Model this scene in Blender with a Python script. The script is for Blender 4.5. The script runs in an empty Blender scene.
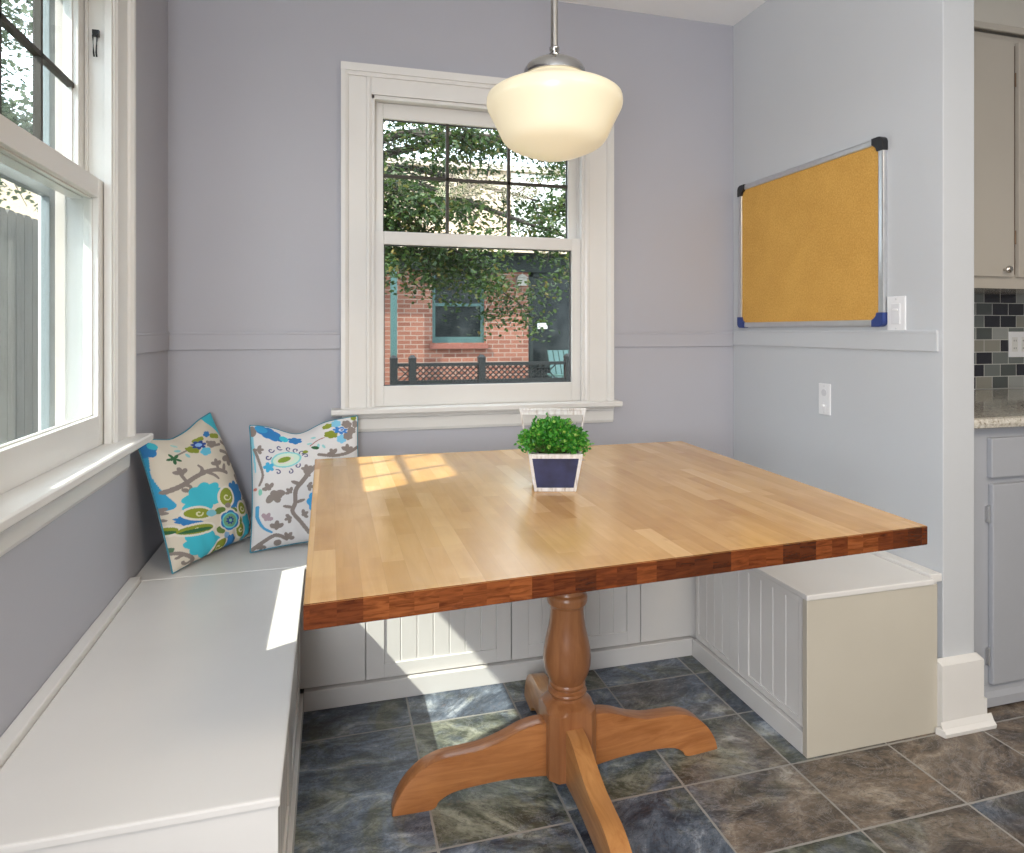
import bpy, bmesh, math, random
import numpy as np
from mathutils import Vector, Matrix

sc = bpy.context.scene
C = sc.collection
R = math.radians
random.seed(7)
rng = np.random.default_rng(11)

# ------------------------------------------------------------------ camera
YAW = math.atan2(182, 660)
cam_d = bpy.data.cameras.new('camera')
cam = bpy.data.objects.new('camera', cam_d)
C.objects.link(cam)
cam.location = (0, 0, 1.2)
cam.rotation_euler = (R(90), 0, -YAW)
cam_d.sensor_width = 36
cam_d.lens = 660 / 1024 * 36
cam_d.shift_y = -(426.5 - 331) / 1024
cam_d.clip_start = 0.02
sc.camera = cam

# ------------------------------------------------------------------ light
sc.view_settings.view_transform = 'Standard'
sc.view_settings.look = 'None'
sc.view_settings.exposure = 0.54
sc.view_settings.gamma = 1
sc.view_settings.use_curve_mapping = False
world = bpy.data.worlds.new('sky')
sc.world = world
world.use_nodes = True
bg = world.node_tree.nodes['Background']
bg.inputs[0].default_value = (0.80, 0.90, 1.0, 1)
bg.inputs[1].default_value = 4.0

def light(name, kind, loc, rot, power, color, size=None, size_y=None):
    d = bpy.data.lights.new(name, kind)
    d.energy = power
    d.color = color
    if kind == 'AREA':
        d.shape = 'RECTANGLE'
        d.size = size
        d.size_y = size_y or size
    o = bpy.data.objects.new(name, d)
    o.location = loc
    o.rotation_euler = rot
    C.objects.link(o)
    return o

sun = light('sun', 'SUN', (-6, -4, 8), (0, 0, 0), 6.5, (1.0, 0.93, 0.82))
sun.rotation_euler = Vector((1, 0.5, -1.22)).to_track_quat('-Z', 'Y').to_euler()
sun.data.angle = R(0.6)
# added warm fill lamp under the ceiling behind the camera, no fixture modelled
light('warm_ceiling_fill', 'AREA', (1.5, -0.7, 2.56), (0, 0, 0), 36, (1.0, 0.86, 0.66), 1.0, 1.0)
# added fill lamp behind the camera, no window there; brightens the right wall
side = light('side_fill', 'AREA', (-0.50, -0.5, 1.5), (0, 0, 0), 78, (0.93, 0.96, 1.0), 1.4, 1.4)
side.rotation_euler = Vector((1, 0.55, 0.22)).to_track_quat('-Z', 'Y').to_euler()

# ------------------------------------------------------------------ helpers
def link(name, me, mats, parent=None, smooth=False):
    o = bpy.data.objects.new(name, me)
    C.objects.link(o)
    if not isinstance(mats, (list, tuple)):
        mats = [mats]
    for m in mats:
        me.materials.append(m)
    if smooth:
        for p in me.polygons:
            p.use_smooth = True
    if parent:
        o.parent = parent
    return o

def tag(o, label, cat, group=None, kind=None):
    o['label'] = label
    o['category'] = cat
    if group:
        o['group'] = group
    if kind:
        o['kind'] = kind
    return o

def thing(name, label, cat, loc=(0, 0, 0), rz=0, group=None, kind=None):
    o = bpy.data.objects.new(name, None)
    o.empty_display_size = 0.05
    C.objects.link(o)
    o.location = loc
    o.rotation_euler = (0, 0, rz)
    if kind:
        o['kind'] = kind
    if label:
        tag(o, label, cat, group)
    return o

def struct(o, kind='structure'):
    o['kind'] = kind
    return o

class MB:
    """collects shapes into one mesh"""
    def __init__(s):
        s.bm = bmesh.new()
    def box(s, x0, x1, y0, y1, z0, z1, mi=0, M=None):
        if x0 > x1: x0, x1 = x1, x0
        if y0 > y1: y0, y1 = y1, y0
        if z0 > z1: z0, z1 = z1, z0
        v = [s.bm.verts.new(M @ Vector(p) if M else p) for p in
             ((x0,y0,z0),(x1,y0,z0),(x1,y1,z0),(x0,y1,z0),(x0,y0,z1),(x1,y0,z1),(x1,y1,z1),(x0,y1,z1))]
        for f in ((3,2,1,0),(4,5,6,7),(0,1,5,4),(1,2,6,5),(2,3,7,6),(3,0,4,7)):
            s.bm.faces.new([v[i] for i in f]).material_index = mi
        return s
    def prism(s, pts, d, mi=0):
        """pts 3D polygon, extruded by vector d"""
        d = Vector(d)
        a = [s.bm.verts.new(Vector(p)) for p in pts]
        b = [s.bm.verts.new(Vector(p) + d) for p in pts]
        n = len(a)
        s.bm.faces.new(a[::-1]).material_index = mi
        s.bm.faces.new(b).material_index = mi
        for i in range(n):
            s.bm.faces.new((a[i], a[(i+1) % n], b[(i+1) % n], b[i])).material_index = mi
        return s
    def lathe(s, prof, n=48, M=None, cap=True, mi=0, rfun=None):
        rings = []
        for r, z in prof:
            ring = []
            for k in range(n):
                t = 2 * math.pi * k / n
                rr = rfun(r, z, t) if rfun else r
                p = Vector((rr * math.cos(t), rr * math.sin(t), z))
                ring.append(s.bm.verts.new(M @ p if M else p))
            rings.append(ring)
        for a, b in zip(rings, rings[1:]):
            for k in range(n):
                s.bm.faces.new((a[k], a[(k+1) % n], b[(k+1) % n], b[k])).material_index = mi
        if cap:
            s.bm.faces.new(rings[0][::-1]).material_index = mi
            s.bm.faces.new(rings[-1]).material_index = mi
        return s
    def tube(s, pts, r, n=8, mi=0):
        pts = [Vector(p) for p in pts]
        rings = []
        for i, p in enumerate(pts):
            a = pts[max(i-1, 0)]
            b = pts[min(i+1, len(pts)-1)]
            t = (b - a).normalized()
            u = t.cross(Vector((0, 0, 1)))
            if u.length < 0.05:
                u = t.cross(Vector((1, 0, 0)))
            u.normalize()
            w = t.cross(u)
            rr = r[i] if isinstance(r, (list, tuple)) else r
            rings.append([s.bm.verts.new(p + rr * (math.cos(k*2*math.pi/n) * u + math.sin(k*2*math.pi/n) * w)) for k in range(n)])
        for a, b in zip(rings, rings[1:]):
            for k in range(n):
                s.bm.faces.new((a[k], a[(k+1) % n], b[(k+1) % n], b[k])).material_index = mi
        s.bm.faces.new(rings[0][::-1]).material_index = mi
        s.bm.faces.new(rings[-1]).material_index = mi
        return s
    def build(s, name, mats, parent=None, bevel=0, smooth=False, seg=2, ang=40):
        bm = s.bm
        bmesh.ops.recalc_face_normals(bm, faces=bm.faces)
        if bevel:
            es = [e for e in bm.edges if len(e.link_faces) == 2 and e.calc_face_angle(0) > R(ang)]
            bmesh.ops.bevel(bm, geom=es, offset=bevel, segments=seg, affect='EDGES', profile=0.6, clamp_overlap=True)
        me = bpy.data.meshes.new(name)
        bm.to_mesh(me)
        bm.free()
        o = link(name, me, mats, parent)
        if smooth:
            for p in me.polygons:
                p.use_smooth = True
            try:
                me.set_sharp_from_angle(angle=R(38))
            except Exception:
                pass
        return o

def box(name, x0, x1, y0, y1, z0, z1, mat, parent=None, bevel=0.0015):
    return MB().box(x0, x1, y0, y1, z0, z1).build(name, mat, parent, bevel)

# ---- material node helper
class NT:
    def __init__(s, name):
        s.m = bpy.data.materials.new(name)
        s.m.use_nodes = True
        s.nt = s.m.node_tree
        s.b = s.nt.nodes['Principled BSDF']
    def n(s, typ, **kw):
        nd = s.nt.nodes.new(typ)
        for k, v in kw.items():
            setattr(nd, k, v)
        return nd
    def l(s, a, b):
        s.nt.links.new(a, b)
    def sock(s, node, i, v):
        if v is None: return
        if hasattr(v, 'is_output'):
            s.l(v, node.inputs[i])
        else:
            node.inputs[i].default_value = v
    def math(s, op, a, b=None, c=None):
        nd = s.n('ShaderNodeMath', operation=op)
        s.sock(nd, 0, a); s.sock(nd, 1, b); s.sock(nd, 2, c)
        return nd.outputs[0]
    def obj(s):
        return s.n('ShaderNodeTexCoord').outputs['Object']
    def mapping(s, vec, scale=(1,1,1), rot=(0,0,0), loc=(0,0,0)):
        nd = s.n('ShaderNodeMapping')
        s.l(vec, nd.inputs[0])
        nd.inputs['Scale'].default_value = scale
        nd.inputs['Rotation'].default_value = rot
        nd.inputs['Location'].default_value = loc
        return nd.outputs[0]
    def noise(s, vec, scale, detail=4, rough=0.55, dist=0.0, w=None):
        nd = s.n('ShaderNodeTexNoise')
        if vec is not None: s.l(vec, nd.inputs['Vector'])
        nd.inputs['Scale'].default_value = scale
        nd.inputs['Detail'].default_value = detail
        nd.inputs['Roughness'].default_value = rough
        nd.inputs['Distortion'].default_value = dist
        return nd.outputs['Fac']
    def white(s, vec):
        nd = s.n('ShaderNodeTexWhiteNoise', noise_dimensions='3D')
        s.l(vec, nd.inputs['Vector'])
        return nd.outputs['Value'], nd.outputs['Color']
    def ramp(s, fac, stops, interp='LINEAR'):
        nd = s.n('ShaderNodeValToRGB')
        cr = nd.color_ramp
        cr.interpolation = interp
        while len(cr.elements) < len(stops):
            cr.elements.new(0.5)
        for e, (p, c) in zip(cr.elements, stops):
            e.position = p
            e.color = (*c, 1) if len(c) == 3 else c
        s.l(fac, nd.inputs[0])
        return nd.outputs[0]
    def mix(s, fac, a, b, blend='MIX'):
        nd = s.n('ShaderNodeMix', data_type='RGBA', blend_type=blend)
        s.sock(nd, 0, fac)
        for i, v in ((6, a), (7, b)):
            if isinstance(v, tuple):
                nd.inputs[i].default_value = (*v, 1) if len(v) == 3 else v
            else:
                s.l(v, nd.inputs[i])
        return nd.outputs[2]
    def comb(s, x, y, z=0.0):
        nd = s.n('ShaderNodeCombineXYZ')
        s.sock(nd, 0, x); s.sock(nd, 1, y); s.sock(nd, 2, z)
        return nd.outputs[0]
    def sep(s, vec):
        nd = s.n('ShaderNodeSeparateXYZ')
        s.l(vec, nd.inputs[0])
        return nd.outputs
    def bump(s, h, strength=0.2, dist=0.002):
        nd = s.n('ShaderNodeBump')
        s.l(h, nd.inputs['Height'])
        nd.inputs['Strength'].default_value = strength
        nd.inputs['Distance'].default_value = dist
        s.l(nd.outputs[0], s.b.inputs['Normal'])
    def col(s, c):
        s.sock(s.b, 'Base Color', (*c, 1) if isinstance(c, tuple) else c)
    def sock(s, node, i, v):
        if v is None: return
        if hasattr(v, 'is_output'):
            s.l(v, node.inputs[i])
        else:
            node.inputs[i].default_value = v
    def rough(s, r):
        s.sock(s.b, 'Roughness', r)
        return s

def paint(name, c, rough=0.45, var=0.03, bump=0.05, scale=3.0, coat=0.0):
    t = NT(name)
    v = t.obj()
    n = t.noise(v, scale, 3)
    lo = tuple(max(0, k * (1 - var)) for k in c)
    hi = tuple(min(1, k * (1 + var)) for k in c)
    t.col(t.ramp(n, [(0.3, lo), (0.7, hi)]))
    t.rough(rough)
    t.b.inputs['Coat Weight'].default_value = coat
    t.b.inputs['Coat Roughness'].default_value = 0.15
    if bump:
        t.bump(t.noise(v, 140, 2), bump, 0.001)
    return t.m

def metal(name, c, rough=0.2):
    t = NT(name)
    t.col(t.ramp(t.noise(t.obj(), 30, 3), [(0.3, tuple(k*0.93 for k in c)), (0.7, c)]))
    t.b.inputs['Metallic'].default_value = 1
    t.rough(rough)
    return t.m

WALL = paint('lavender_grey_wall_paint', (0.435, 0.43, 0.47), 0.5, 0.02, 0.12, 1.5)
WALL_LIT = paint('lit_wall_paint', (0.57, 0.585, 0.605), 0.45, 0.02, 0.12, 1.5)  # lighter wall tone stands in for daylight falling on the right wall
CEIL = paint('white_ceiling_paint', (0.90, 0.90, 0.90), 0.7, 0.01)
WHITE = paint('white_trim_paint', (0.76, 0.74, 0.71), 0.3, 0.02, 0.03, 4)
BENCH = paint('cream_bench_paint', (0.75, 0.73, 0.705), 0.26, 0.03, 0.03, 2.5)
DARKGAP = paint('dark_gap', (0.05, 0.05, 0.055), 0.8, 0.02, 0)
CHROME = metal('polished_chrome', (0.50, 0.49, 0.48), 0.12)
ALU = metal('brushed_aluminium', (0.72, 0.73, 0.74), 0.32)
BLACKP = paint('black_plastic', (0.012, 0.012, 0.014), 0.35, 0.02, 0)
BLUEP = paint('navy_blue_plastic', (0.02, 0.045, 0.20), 0.35, 0.02, 0)
SWITCH = paint('white_switch_plastic', (0.82, 0.82, 0.83), 0.3, 0.01, 0)
CAB = paint('grey_beige_cabinet_paint', (0.52, 0.47, 0.40), 0.22, 0.02, 0.02, 2, 0.4)
CABB = paint('grey_cabinet_paint', (0.38, 0.39, 0.42), 0.28, 0.02, 0.02, 2)

def glass_mat():
    m = bpy.data.materials.new('window_glass')
    m.use_nodes = True
    nt = m.node_tree
    nt.nodes.clear()
    out = nt.nodes.new('ShaderNodeOutputMaterial')
    mix = nt.nodes.new('ShaderNodeMixShader')
    tr = nt.nodes.new('ShaderNodeBsdfTransparent')
    tr.inputs[0].default_value = (0.95, 0.97, 0.965, 1)
    gl = nt.nodes.new('ShaderNodeBsdfGlossy')
    gl.inputs['Roughness'].default_value = 0.02
    fr = nt.nodes.new('ShaderNodeFresnel')
    ge = nt.nodes.new('ShaderNodeNewGeometry')
    mr = nt.nodes.new('ShaderNodeMapRange')       # same reflectance from both sides of the pane
    mr.inputs[3].default_value = 1.45
    mr.inputs[4].default_value = 1 / 1.45
    nt.links.new(ge.outputs['Backfacing'], mr.inputs[0])
    nt.links.new(mr.outputs[0], fr.inputs[0])
    ml = nt.nodes.new('ShaderNodeMath'); ml.operation = 'MULTIPLY'; ml.inputs[1].default_value = 0.4
    nt.links.new(fr.outputs[0], ml.inputs[0])
    nt.links.new(ml.outputs[0], mix.inputs[0])
    nt.links.new(tr.outputs[0], mix.inputs[1])
    nt.links.new(gl.outputs[0], mix.inputs[2])
    nt.links.new(mix.outputs[0], out.inputs[0])
    return m
GLASS = glass_mat()

# ------------------------------------------------------------------ materials with pattern
def slate_mat():
    t = NT('slate_tile')
    v = t.obj()
    # warp a little so joints are not perfectly straight
    s = t.sep(v)
    xx = t.math('SUBTRACT', s[0], 0.241)
    cx = t.math('DIVIDE', xx, 0.3298)
    ci = t.math('FLOOR', cx)
    fx = t.math('SUBTRACT', cx, ci)
    # rows: 0.25 deep; double-deep stones in the columns where the hash says so
    yy = t.math('SUBTRACT', s[1], 1.557)
    wv, _ = t.white(t.comb(ci, 3.3, 1.7))
    big = t.math('LESS_THAN', ci, 0.5)
    per = t.math('ADD', 0.2500, t.math('MULTIPLY', big, 0.25))
    ry = t.math('DIVIDE', t.math('ADD', yy, t.math('MULTIPLY', big, 0.04)), per)
    ri = t.math('FLOOR', ry)
    fy = t.math('SUBTRACT', ry, ri)
    wob = t.math('MULTIPLY', t.math('SUBTRACT', t.noise(v, 26, 3), 0.5), 0.005)
    ex = t.math('MULTIPLY', t.math('MINIMUM', fx, t.math('SUBTRACT', 1.0, fx)), 0.3298)
    ey = t.math('MULTIPLY', t.math('MINIMUM', fy, t.math('SUBTRACT', 1.0, fy)), per)
    e = t.math('ADD', t.math('MINIMUM', ex, ey), wob)
    grout = t.math('LESS_THAN', e, 0.0030)
    h1, hc = t.white(t.comb(ci, ri, 0.5))
    h2, _ = t.white(t.comb(ri, ci, 7.5))
    # every stone samples its own patch of the veins
    off = t.n('ShaderNodeVectorMath', operation='MULTIPLY_ADD')
    t.l(hc, off.inputs[0]); off.inputs[1].default_value = (9, 9, 9); t.l(v, off.inputs[2])
    rot = t.n('ShaderNodeVectorRotate', rotation_type='Z_AXIS')
    t.l(off.outputs[0], rot.inputs['Vector'])
    t.l(t.math('MULTIPLY', t.math('SUBTRACT', h1, 0.5), 1.5), rot.inputs['Angle'])
    stretched = t.mapping(rot.outputs[0], (3.2, 6.0, 4))
    n1 = t.noise(stretched, 2.0, 9, 0.66, 0.9)
    fine = t.noise(rot.outputs[0], 70, 6, 0.7)
    n1 = t.math('ADD', n1, t.math('MULTIPLY', t.math('SUBTRACT', fine, 0.5), 0.22))
    cleft = t.noise(stretched, 4.5, 5, 0.6, 1.6)
    n2 = t.noise(rot.outputs[0], 7.0, 8, 0.7, 0.8)
    n3 = t.noise(stretched, 2.2, 10, 0.75, 1.2)
    blue = t.ramp(n1, [(0.30, (0.012, 0.016, 0.026)), (0.44, (0.060, 0.080, 0.115)), (0.56, (0.15, 0.185, 0.24)), (0.68, (0.42, 0.46, 0.51))])
    brown = t.ramp(n1, [(0.30, (0.018, 0.014, 0.013)), (0.44, (0.085, 0.066, 0.052)), (0.58, (0.18, 0.143, 0.11)), (0.72, (0.34, 0.30, 0.25))])
    green = t.ramp(n1, [(0.30, (0.022, 0.026, 0.020)), (0.46, (0.085, 0.095, 0.070)), (0.70, (0.34, 0.35, 0.28))])
    c = t.mix(t.ramp(t.math('ADD', t.math('MULTIPLY', h1, 0.28), t.math('MULTIPLY', n2, 1.0)), [(0.58, (0,0,0)), (0.76, (1,1,1))]), blue, green)
    # rustier stones on the kitchen side of the nook
    side = t.math('MULTIPLY', t.math('SUBTRACT', s[0], 0.9), 0.28)
    side = t.math('SUBTRACT', side, t.math('MULTIPLY', t.math('SUBTRACT', s[1], 1.5), 0.5))
    side = t.math('MINIMUM', t.math('MAXIMUM', side, -0.15), 0.4)
    bf = t.math('ADD', t.math('ADD', t.math('MULTIPLY', h2, 0.40), t.math('MULTIPLY', t.noise(rot.outputs[0], 4.0, 8, 0.7, 0.8), 0.75)), side)
    c = t.mix(t.ramp(bf, [(0.58, (0,0,0)), (0.80, (1,1,1))]), c, brown)
    rust = t.ramp(n3, [(0.60, (0,0,0)), (0.72, (1,1,1))])
    c = t.mix(t.math('MULTIPLY', rust, 0.35), c, (0.30, 0.17, 0.09))
    veins = t.ramp(t.math('ABSOLUTE', t.math('SUBTRACT', n3, 0.5)), [(0.0, (1,1,1)), (0.014, (0,0,0))])
    dark = t.ramp(t.math('ABSOLUTE', t.math('SUBTRACT', cleft, 0.5)), [(0.0, (1,1,1)), (0.02, (0,0,0))])
    c = t.mix(t.math('MULTIPLY', dark, 0.55), c, (0.02, 0.022, 0.025))
    c = t.mix(t.math('MULTIPLY', veins, 0.35), c, (0.36, 0.37, 0.38))
    hv = t.n('ShaderNodeHueSaturation')
    hv.inputs['Saturation'].default_value = 1.0
    t.l(t.math('ADD', 0.8, t.math('MULTIPLY', h2, 0.5)), hv.inputs['Value'])
    t.l(c, hv.inputs['Color'])
    c = t.mix(grout, hv.outputs[0], (0.30, 0.29, 0.27))
    t.col(c)
    t.rough(t.ramp(n1, [(0.3, (0.30,)*3), (0.7, (0.48,)*3)]))
    hgt = t.math('ADD', n1, t.math('MULTIPLY', grout, -0.8))
    t.bump(hgt, 0.35, 0.004)
    return t.m
SLATE = slate_mat()

def butcher(name, top=True):
    t = NT(name)
    v = t.obj()
    s = t.sep(v)
    W = 0.040
    cx = t.math('DIVIDE', s[0], W)
    ci = t.math('FLOOR', cx)
    fx = t.math('SUBTRACT', cx, ci)
    h0, _ = t.white(t.comb(ci, 0.7, 2.1))
    cy = t.math('DIVIDE', t.math('ADD', s[1], t.math('MULTIPLY', h0, 1.9)), 0.30)
    ri = t.math('FLOOR', cy) if top else 1.0
    cell = t.comb(ci, ri, 0.3)
    h1, hc = t.white(cell)
    h2, _ = t.white(t.comb(ri, ci, 5.0))
    off = t.n('ShaderNodeVectorMath', operation='MULTIPLY_ADD')
    t.l(hc, off.inputs[0]); off.inputs[1].default_value = (5, 5, 5); t.l(v, off.inputs[2])
    g = t.noise(t.mapping(off.outputs[0], (26, 2.2, 26)), 2.0, 6, 0.6, 0.6)
    blot = t.noise(off.outputs[0], 4.0, 4, 0.6, 0.5)
    if top:
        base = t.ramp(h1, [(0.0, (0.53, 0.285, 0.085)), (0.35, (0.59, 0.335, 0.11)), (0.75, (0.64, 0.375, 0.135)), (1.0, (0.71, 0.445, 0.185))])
        grain = t.ramp(g, [(0.3, (0.88, 0.85, 0.80)), (0.6, (1, 1, 1))])
        c = t.mix(1.0, base, grain, 'MULTIPLY')
        bl = t.ramp(blot, [(0.30, (0.84, 0.76, 0.66)), (0.52, (1, 1, 1))])
        c = t.mix(0.9, c, bl, 'MULTIPLY')
        kn = t.noise(t.mapping(v, (1, 0.4, 1)), 9, 2)
        c = t.mix(t.ramp(kn, [(0.74, (0,0,0)), (0.80, (1,1,1))]), c, (0.20, 0.09, 0.03))
        seam = t.math('LESS_THAN', t.math('MINIMUM', fx, t.math('SUBTRACT', 1.0, fx)), 0.015)
        c = t.mix(t.math('MULTIPLY', seam, 0.18), c, (0.30, 0.15, 0.05))
        t.rough(0.24)
        t.b.inputs['Coat Weight'].default_value = 0.35
        t.b.inputs['Coat Roughness'].default_value = 0.16
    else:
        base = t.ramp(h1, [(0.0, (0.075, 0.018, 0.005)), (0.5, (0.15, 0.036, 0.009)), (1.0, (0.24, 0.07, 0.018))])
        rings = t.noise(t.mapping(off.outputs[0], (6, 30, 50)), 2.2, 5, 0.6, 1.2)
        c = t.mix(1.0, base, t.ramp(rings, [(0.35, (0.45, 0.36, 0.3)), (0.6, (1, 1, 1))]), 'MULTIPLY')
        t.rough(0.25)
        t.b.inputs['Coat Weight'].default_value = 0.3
    t.col(c)
    t.bump(g, 0.04, 0.001)
    return t.m
BUTCHER = butcher('butcher_block_top')
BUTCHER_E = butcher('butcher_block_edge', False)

def wood(name, dark, lite, axis=(2, 22, 2), rough=0.28):
    t = NT(name)
    v = t.obj()
    g = t.noise(t.mapping(v, axis), 2.2, 7, 0.6, 1.0)
    b = t.noise(v, 5, 3)
    c = t.ramp(g, [(0.3, dark), (0.65, lite)])
    c = t.mix(1.0, c, t.ramp(b, [(0.3, (0.82, 0.78, 0.74)), (0.7, (1, 1, 1))]), 'MULTIPLY')
    t.col(c)
    t.rough(rough)
    t.b.inputs['Coat Weight'].default_value = 0.25
    t.b.inputs['Coat Roughness'].default_value = 0.2
    return t.m
WOOD_COL = wood('turned_maple', (0.30, 0.115, 0.042), (0.42, 0.18, 0.072), (16, 16, 1.2))
WOOD_X = wood('maple_foot_sideways', (0.36, 0.125, 0.036), (0.56, 0.235, 0.08), (2, 20, 20))
WOOD_Y = wood('maple_foot_lengthways', (0.44, 0.185, 0.058), (0.62, 0.31, 0.115), (20, 2, 20))

def brick_mat(name, a, b, mortar, swap=True):
    t = NT(name)
    v = t.obj()
    s = t.sep(v)
    vec = t.comb(s[0], s[2]) if swap else v
    br = t.n('ShaderNodeTexBrick')
    t.l(vec, br.inputs['Vector'])
    br.inputs['Color1'].default_value = (*a, 1)
    br.inputs['Color2'].default_value = (*b, 1)
    br.inputs['Mortar'].default_value = (*mortar, 1)
    br.inputs['Scale'].default_value = 1
    br.inputs['Mortar Size'].default_value = 0.008
    br.inputs['Brick Width'].default_value = 0.215
    br.inputs['Row Height'].default_value = 0.075
    t.col(br.outputs['Color'])
    t.rough(0.85)
    return t.m
BRICK = brick_mat('red_brick', (0.16, 0.053, 0.032), (0.25, 0.10, 0.064), (0.26, 0.19, 0.155))

def mosaic_mat():
    t = NT('mosaic_tile')
    s = t.sep(t.obj())
    H_, W_ = 0.057, 0.098
    rz = t.math('DIVIDE', t.math('SUBTRACT', s[2], 0.931), H_)
    ri = t.math('FLOOR', rz)
    fz = t.math('SUBTRACT', rz, ri)
    half = t.math('MULTIPLY', t.math('MODULO', ri, 2.0), 0.5)
    cx = t.math('ADD', t.math('DIVIDE', t.math('SUBTRACT', s[0], 1.9), W_), half)
    ci = t.math('FLOOR', cx)
    fx = t.math('SUBTRACT', cx, ci)
    h, _ = t.white(t.comb(ci, ri, 4.4))
    c = t.ramp(h, [(0.0, (0.012, 0.012, 0.02)), (0.36, (0.07, 0.08, 0.075)), (0.55, (0.15, 0.165, 0.155)), (0.75, (0.26, 0.25, 0.21)), (0.9, (0.30, 0.31, 0.29))], 'CONSTANT')
    ex = t.math('MULTIPLY', t.math('MINIMUM', fx, t.math('SUBTRACT', 1.0, fx)), W_)
    ez = t.math('MULTIPLY', t.math('MINIMUM', fz, t.math('SUBTRACT', 1.0, fz)), H_)
    g = t.math('LESS_THAN', t.math('MINIMUM', ex, ez), 0.0016)
    t.col(t.mix(g, c, (0.55, 0.54, 0.50)))
    t.rough(t.math('ADD', 0.08, t.math('MULTIPLY', g, 0.6)))
    return t.m
MOSAIC = mosaic_mat()

def granite_mat():
    t = NT('speckled_granite')
    v = t.obj()
    n = t.noise(v, 90, 4, 0.7)
    m = t.noise(v, 22, 3, 0.6)
    c = t.ramp(n, [(0.34, (0.20, 0.16, 0.12)), (0.44, (0.48, 0.44, 0.37)), (0.6, (0.66, 0.63, 0.57)), (0.7, (0.80, 0.79, 0.75))])
    t.col(t.mix(t.math('MULTIPLY', m, 0.3), c, (0.55, 0.50, 0.40)))
    t.rough(0.08)
    return t.m
GRANITE = granite_mat()

def cork_mat():
    t = NT('cork')
    v = t.obj()
    n = t.noise(v, 160, 4, 0.7)
    m = t.noise(v, 9, 4, 0.6)
    c = t.ramp(n, [(0.3, (0.58, 0.30, 0.055)), (0.5, (0.70, 0.385, 0.082)), (0.7, (0.78, 0.46, 0.13))])
    t.col(t.mix(1.0, c, t.ramp(m, [(0.3, (0.9, 0.88, 0.84)), (0.7, (1, 1, 1))]), 'MULTIPLY'))
    t.rough(0.85)
    t.bump(n, 0.3, 0.001)
    return t.m
CORK = cork_mat()

def leaf_mat(name, stops, trans=0.35):
    t = NT(name)
    g = t.n('ShaderNodeNewGeometry')
    t.col(t.ramp(g.outputs['Random Per Island'], stops))
    t.rough(0.5)
    t.b.inputs['Transmission Weight'].default_value = 0
    # leaves let some light through
    tl = t.n('ShaderNodeBsdfTranslucent')
    t.l(t.ramp(g.outputs['Random Per Island'], [(p, tuple(min(1, k*1.5) for k in c)) for p, c in stops]), tl.inputs[0])
    mx = t.n('ShaderNodeMixShader')
    mx.inputs[0].default_value = trans
    out = t.nt.nodes['Material Output']
    t.l(t.b.outputs[0], mx.inputs[1]); t.l(tl.outputs[0], mx.inputs[2]); t.l(mx.outputs[0], out.inputs[0])
    return t.m
LEAF = leaf_mat('maple_leaves', [(0, (0.018, 0.038, 0.008)), (0.5, (0.035, 0.07, 0.016)), (0.85, (0.065, 0.10, 0.022)), (1, (0.16, 0.12, 0.03))])
LEAF2 = leaf_mat('hedge_leaves', [(0, (0.05, 0.07, 0.035)), (0.6, (0.11, 0.14, 0.08)), (1, (0.22, 0.24, 0.15))])
BOX_LEAF = leaf_mat('boxwood_leaves', [(0, (0.02, 0.14, 0.015)), (0.5, (0.05, 0.27, 0.025)), (0.85, (0.13, 0.40, 0.05)), (1, (0.36, 0.50, 0.10))], 0.25)
BARK = paint('bark', (0.06, 0.045, 0.035), 0.9, 0.3, 0.3, 12)

# ------------------------------------------------------------------ the room
XL, XR, YB, ZC = -0.57, 1.783, 2.65, 2.6
WT = 0.16
o = MB().box(-0.57, 5.0, -3.0, 2.65, -0.05, 0).build('floor', SLATE); struct(o)
o = MB().box(-0.75, 5.0, -3.0, 2.85, ZC, ZC + 0.1).build('ceiling', CEIL); struct(o)

def wall_holes(name, axis, pos, thick, u0, u1, z0, z1, holes, mat):
    """axis 'y': wall face at Y=pos running along X; 'x': face at X=pos running along Y"""
    mb = MB()
    hs = sorted(holes)
    us = [u0]
    def add(a, b, c, d):
        if b - a < 1e-4 or d - c < 1e-4: return
        if axis == 'y': mb.box(a, b, pos, pos + thick, c, d)
        else: mb.box(pos, pos + thick, a, b, c, d)
    cur = u0
    for (a, b, c, d) in hs:
        add(cur, a, z0, z1)
        add(a, b, z0, c)
        add(a, b, d, z1)
        cur = b
    add(cur, u1, z0, z1)
    return struct(mb.build(name, mat))

BW = (0.157, 1.048, 0.895, 2.125)     # rough opening of the back window
LW = (1.29, 1.98, 0.895, 2.125)        # of the left window
wall_holes('wall_back', 'y', YB, WT, -0.75, 1.90, 0, ZC, [BW], WALL)
wall_holes('wall_left', 'x', XL, -WT, -3.0, YB, 0, ZC, [LW], WALL)
struct(MB().box(XR, 1.905, 1.574, YB, 0, ZC).build('wall_right', WALL_LIT, bevel=0.003))
struct(MB().box(1.905, 5.0, 2.38, 2.5, 0, ZC).build('wall_kitchen', WALL_LIT))
struct(MB().box(-0.75, 5.0, -3.15, -3.0, 0, ZC).build('wall_rear', WALL_LIT))
struct(MB().box(5.0, 5.15, -3.15, 2.5, 0, ZC).build('wall_far', WALL_LIT))
struct(MB().box(1.905, 5.0, 2.035, 2.38, 2.415, ZC).build('wall_soffit', paint('soffit_paint', (0.60, 0.56, 0.49), 0.4)))
t_ = MB().box(1.905, 5.0, 2.022, 2.035, 2.40, 2.425)
struct(t_.build('trim_8', CAB, bevel=0.003))

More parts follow.
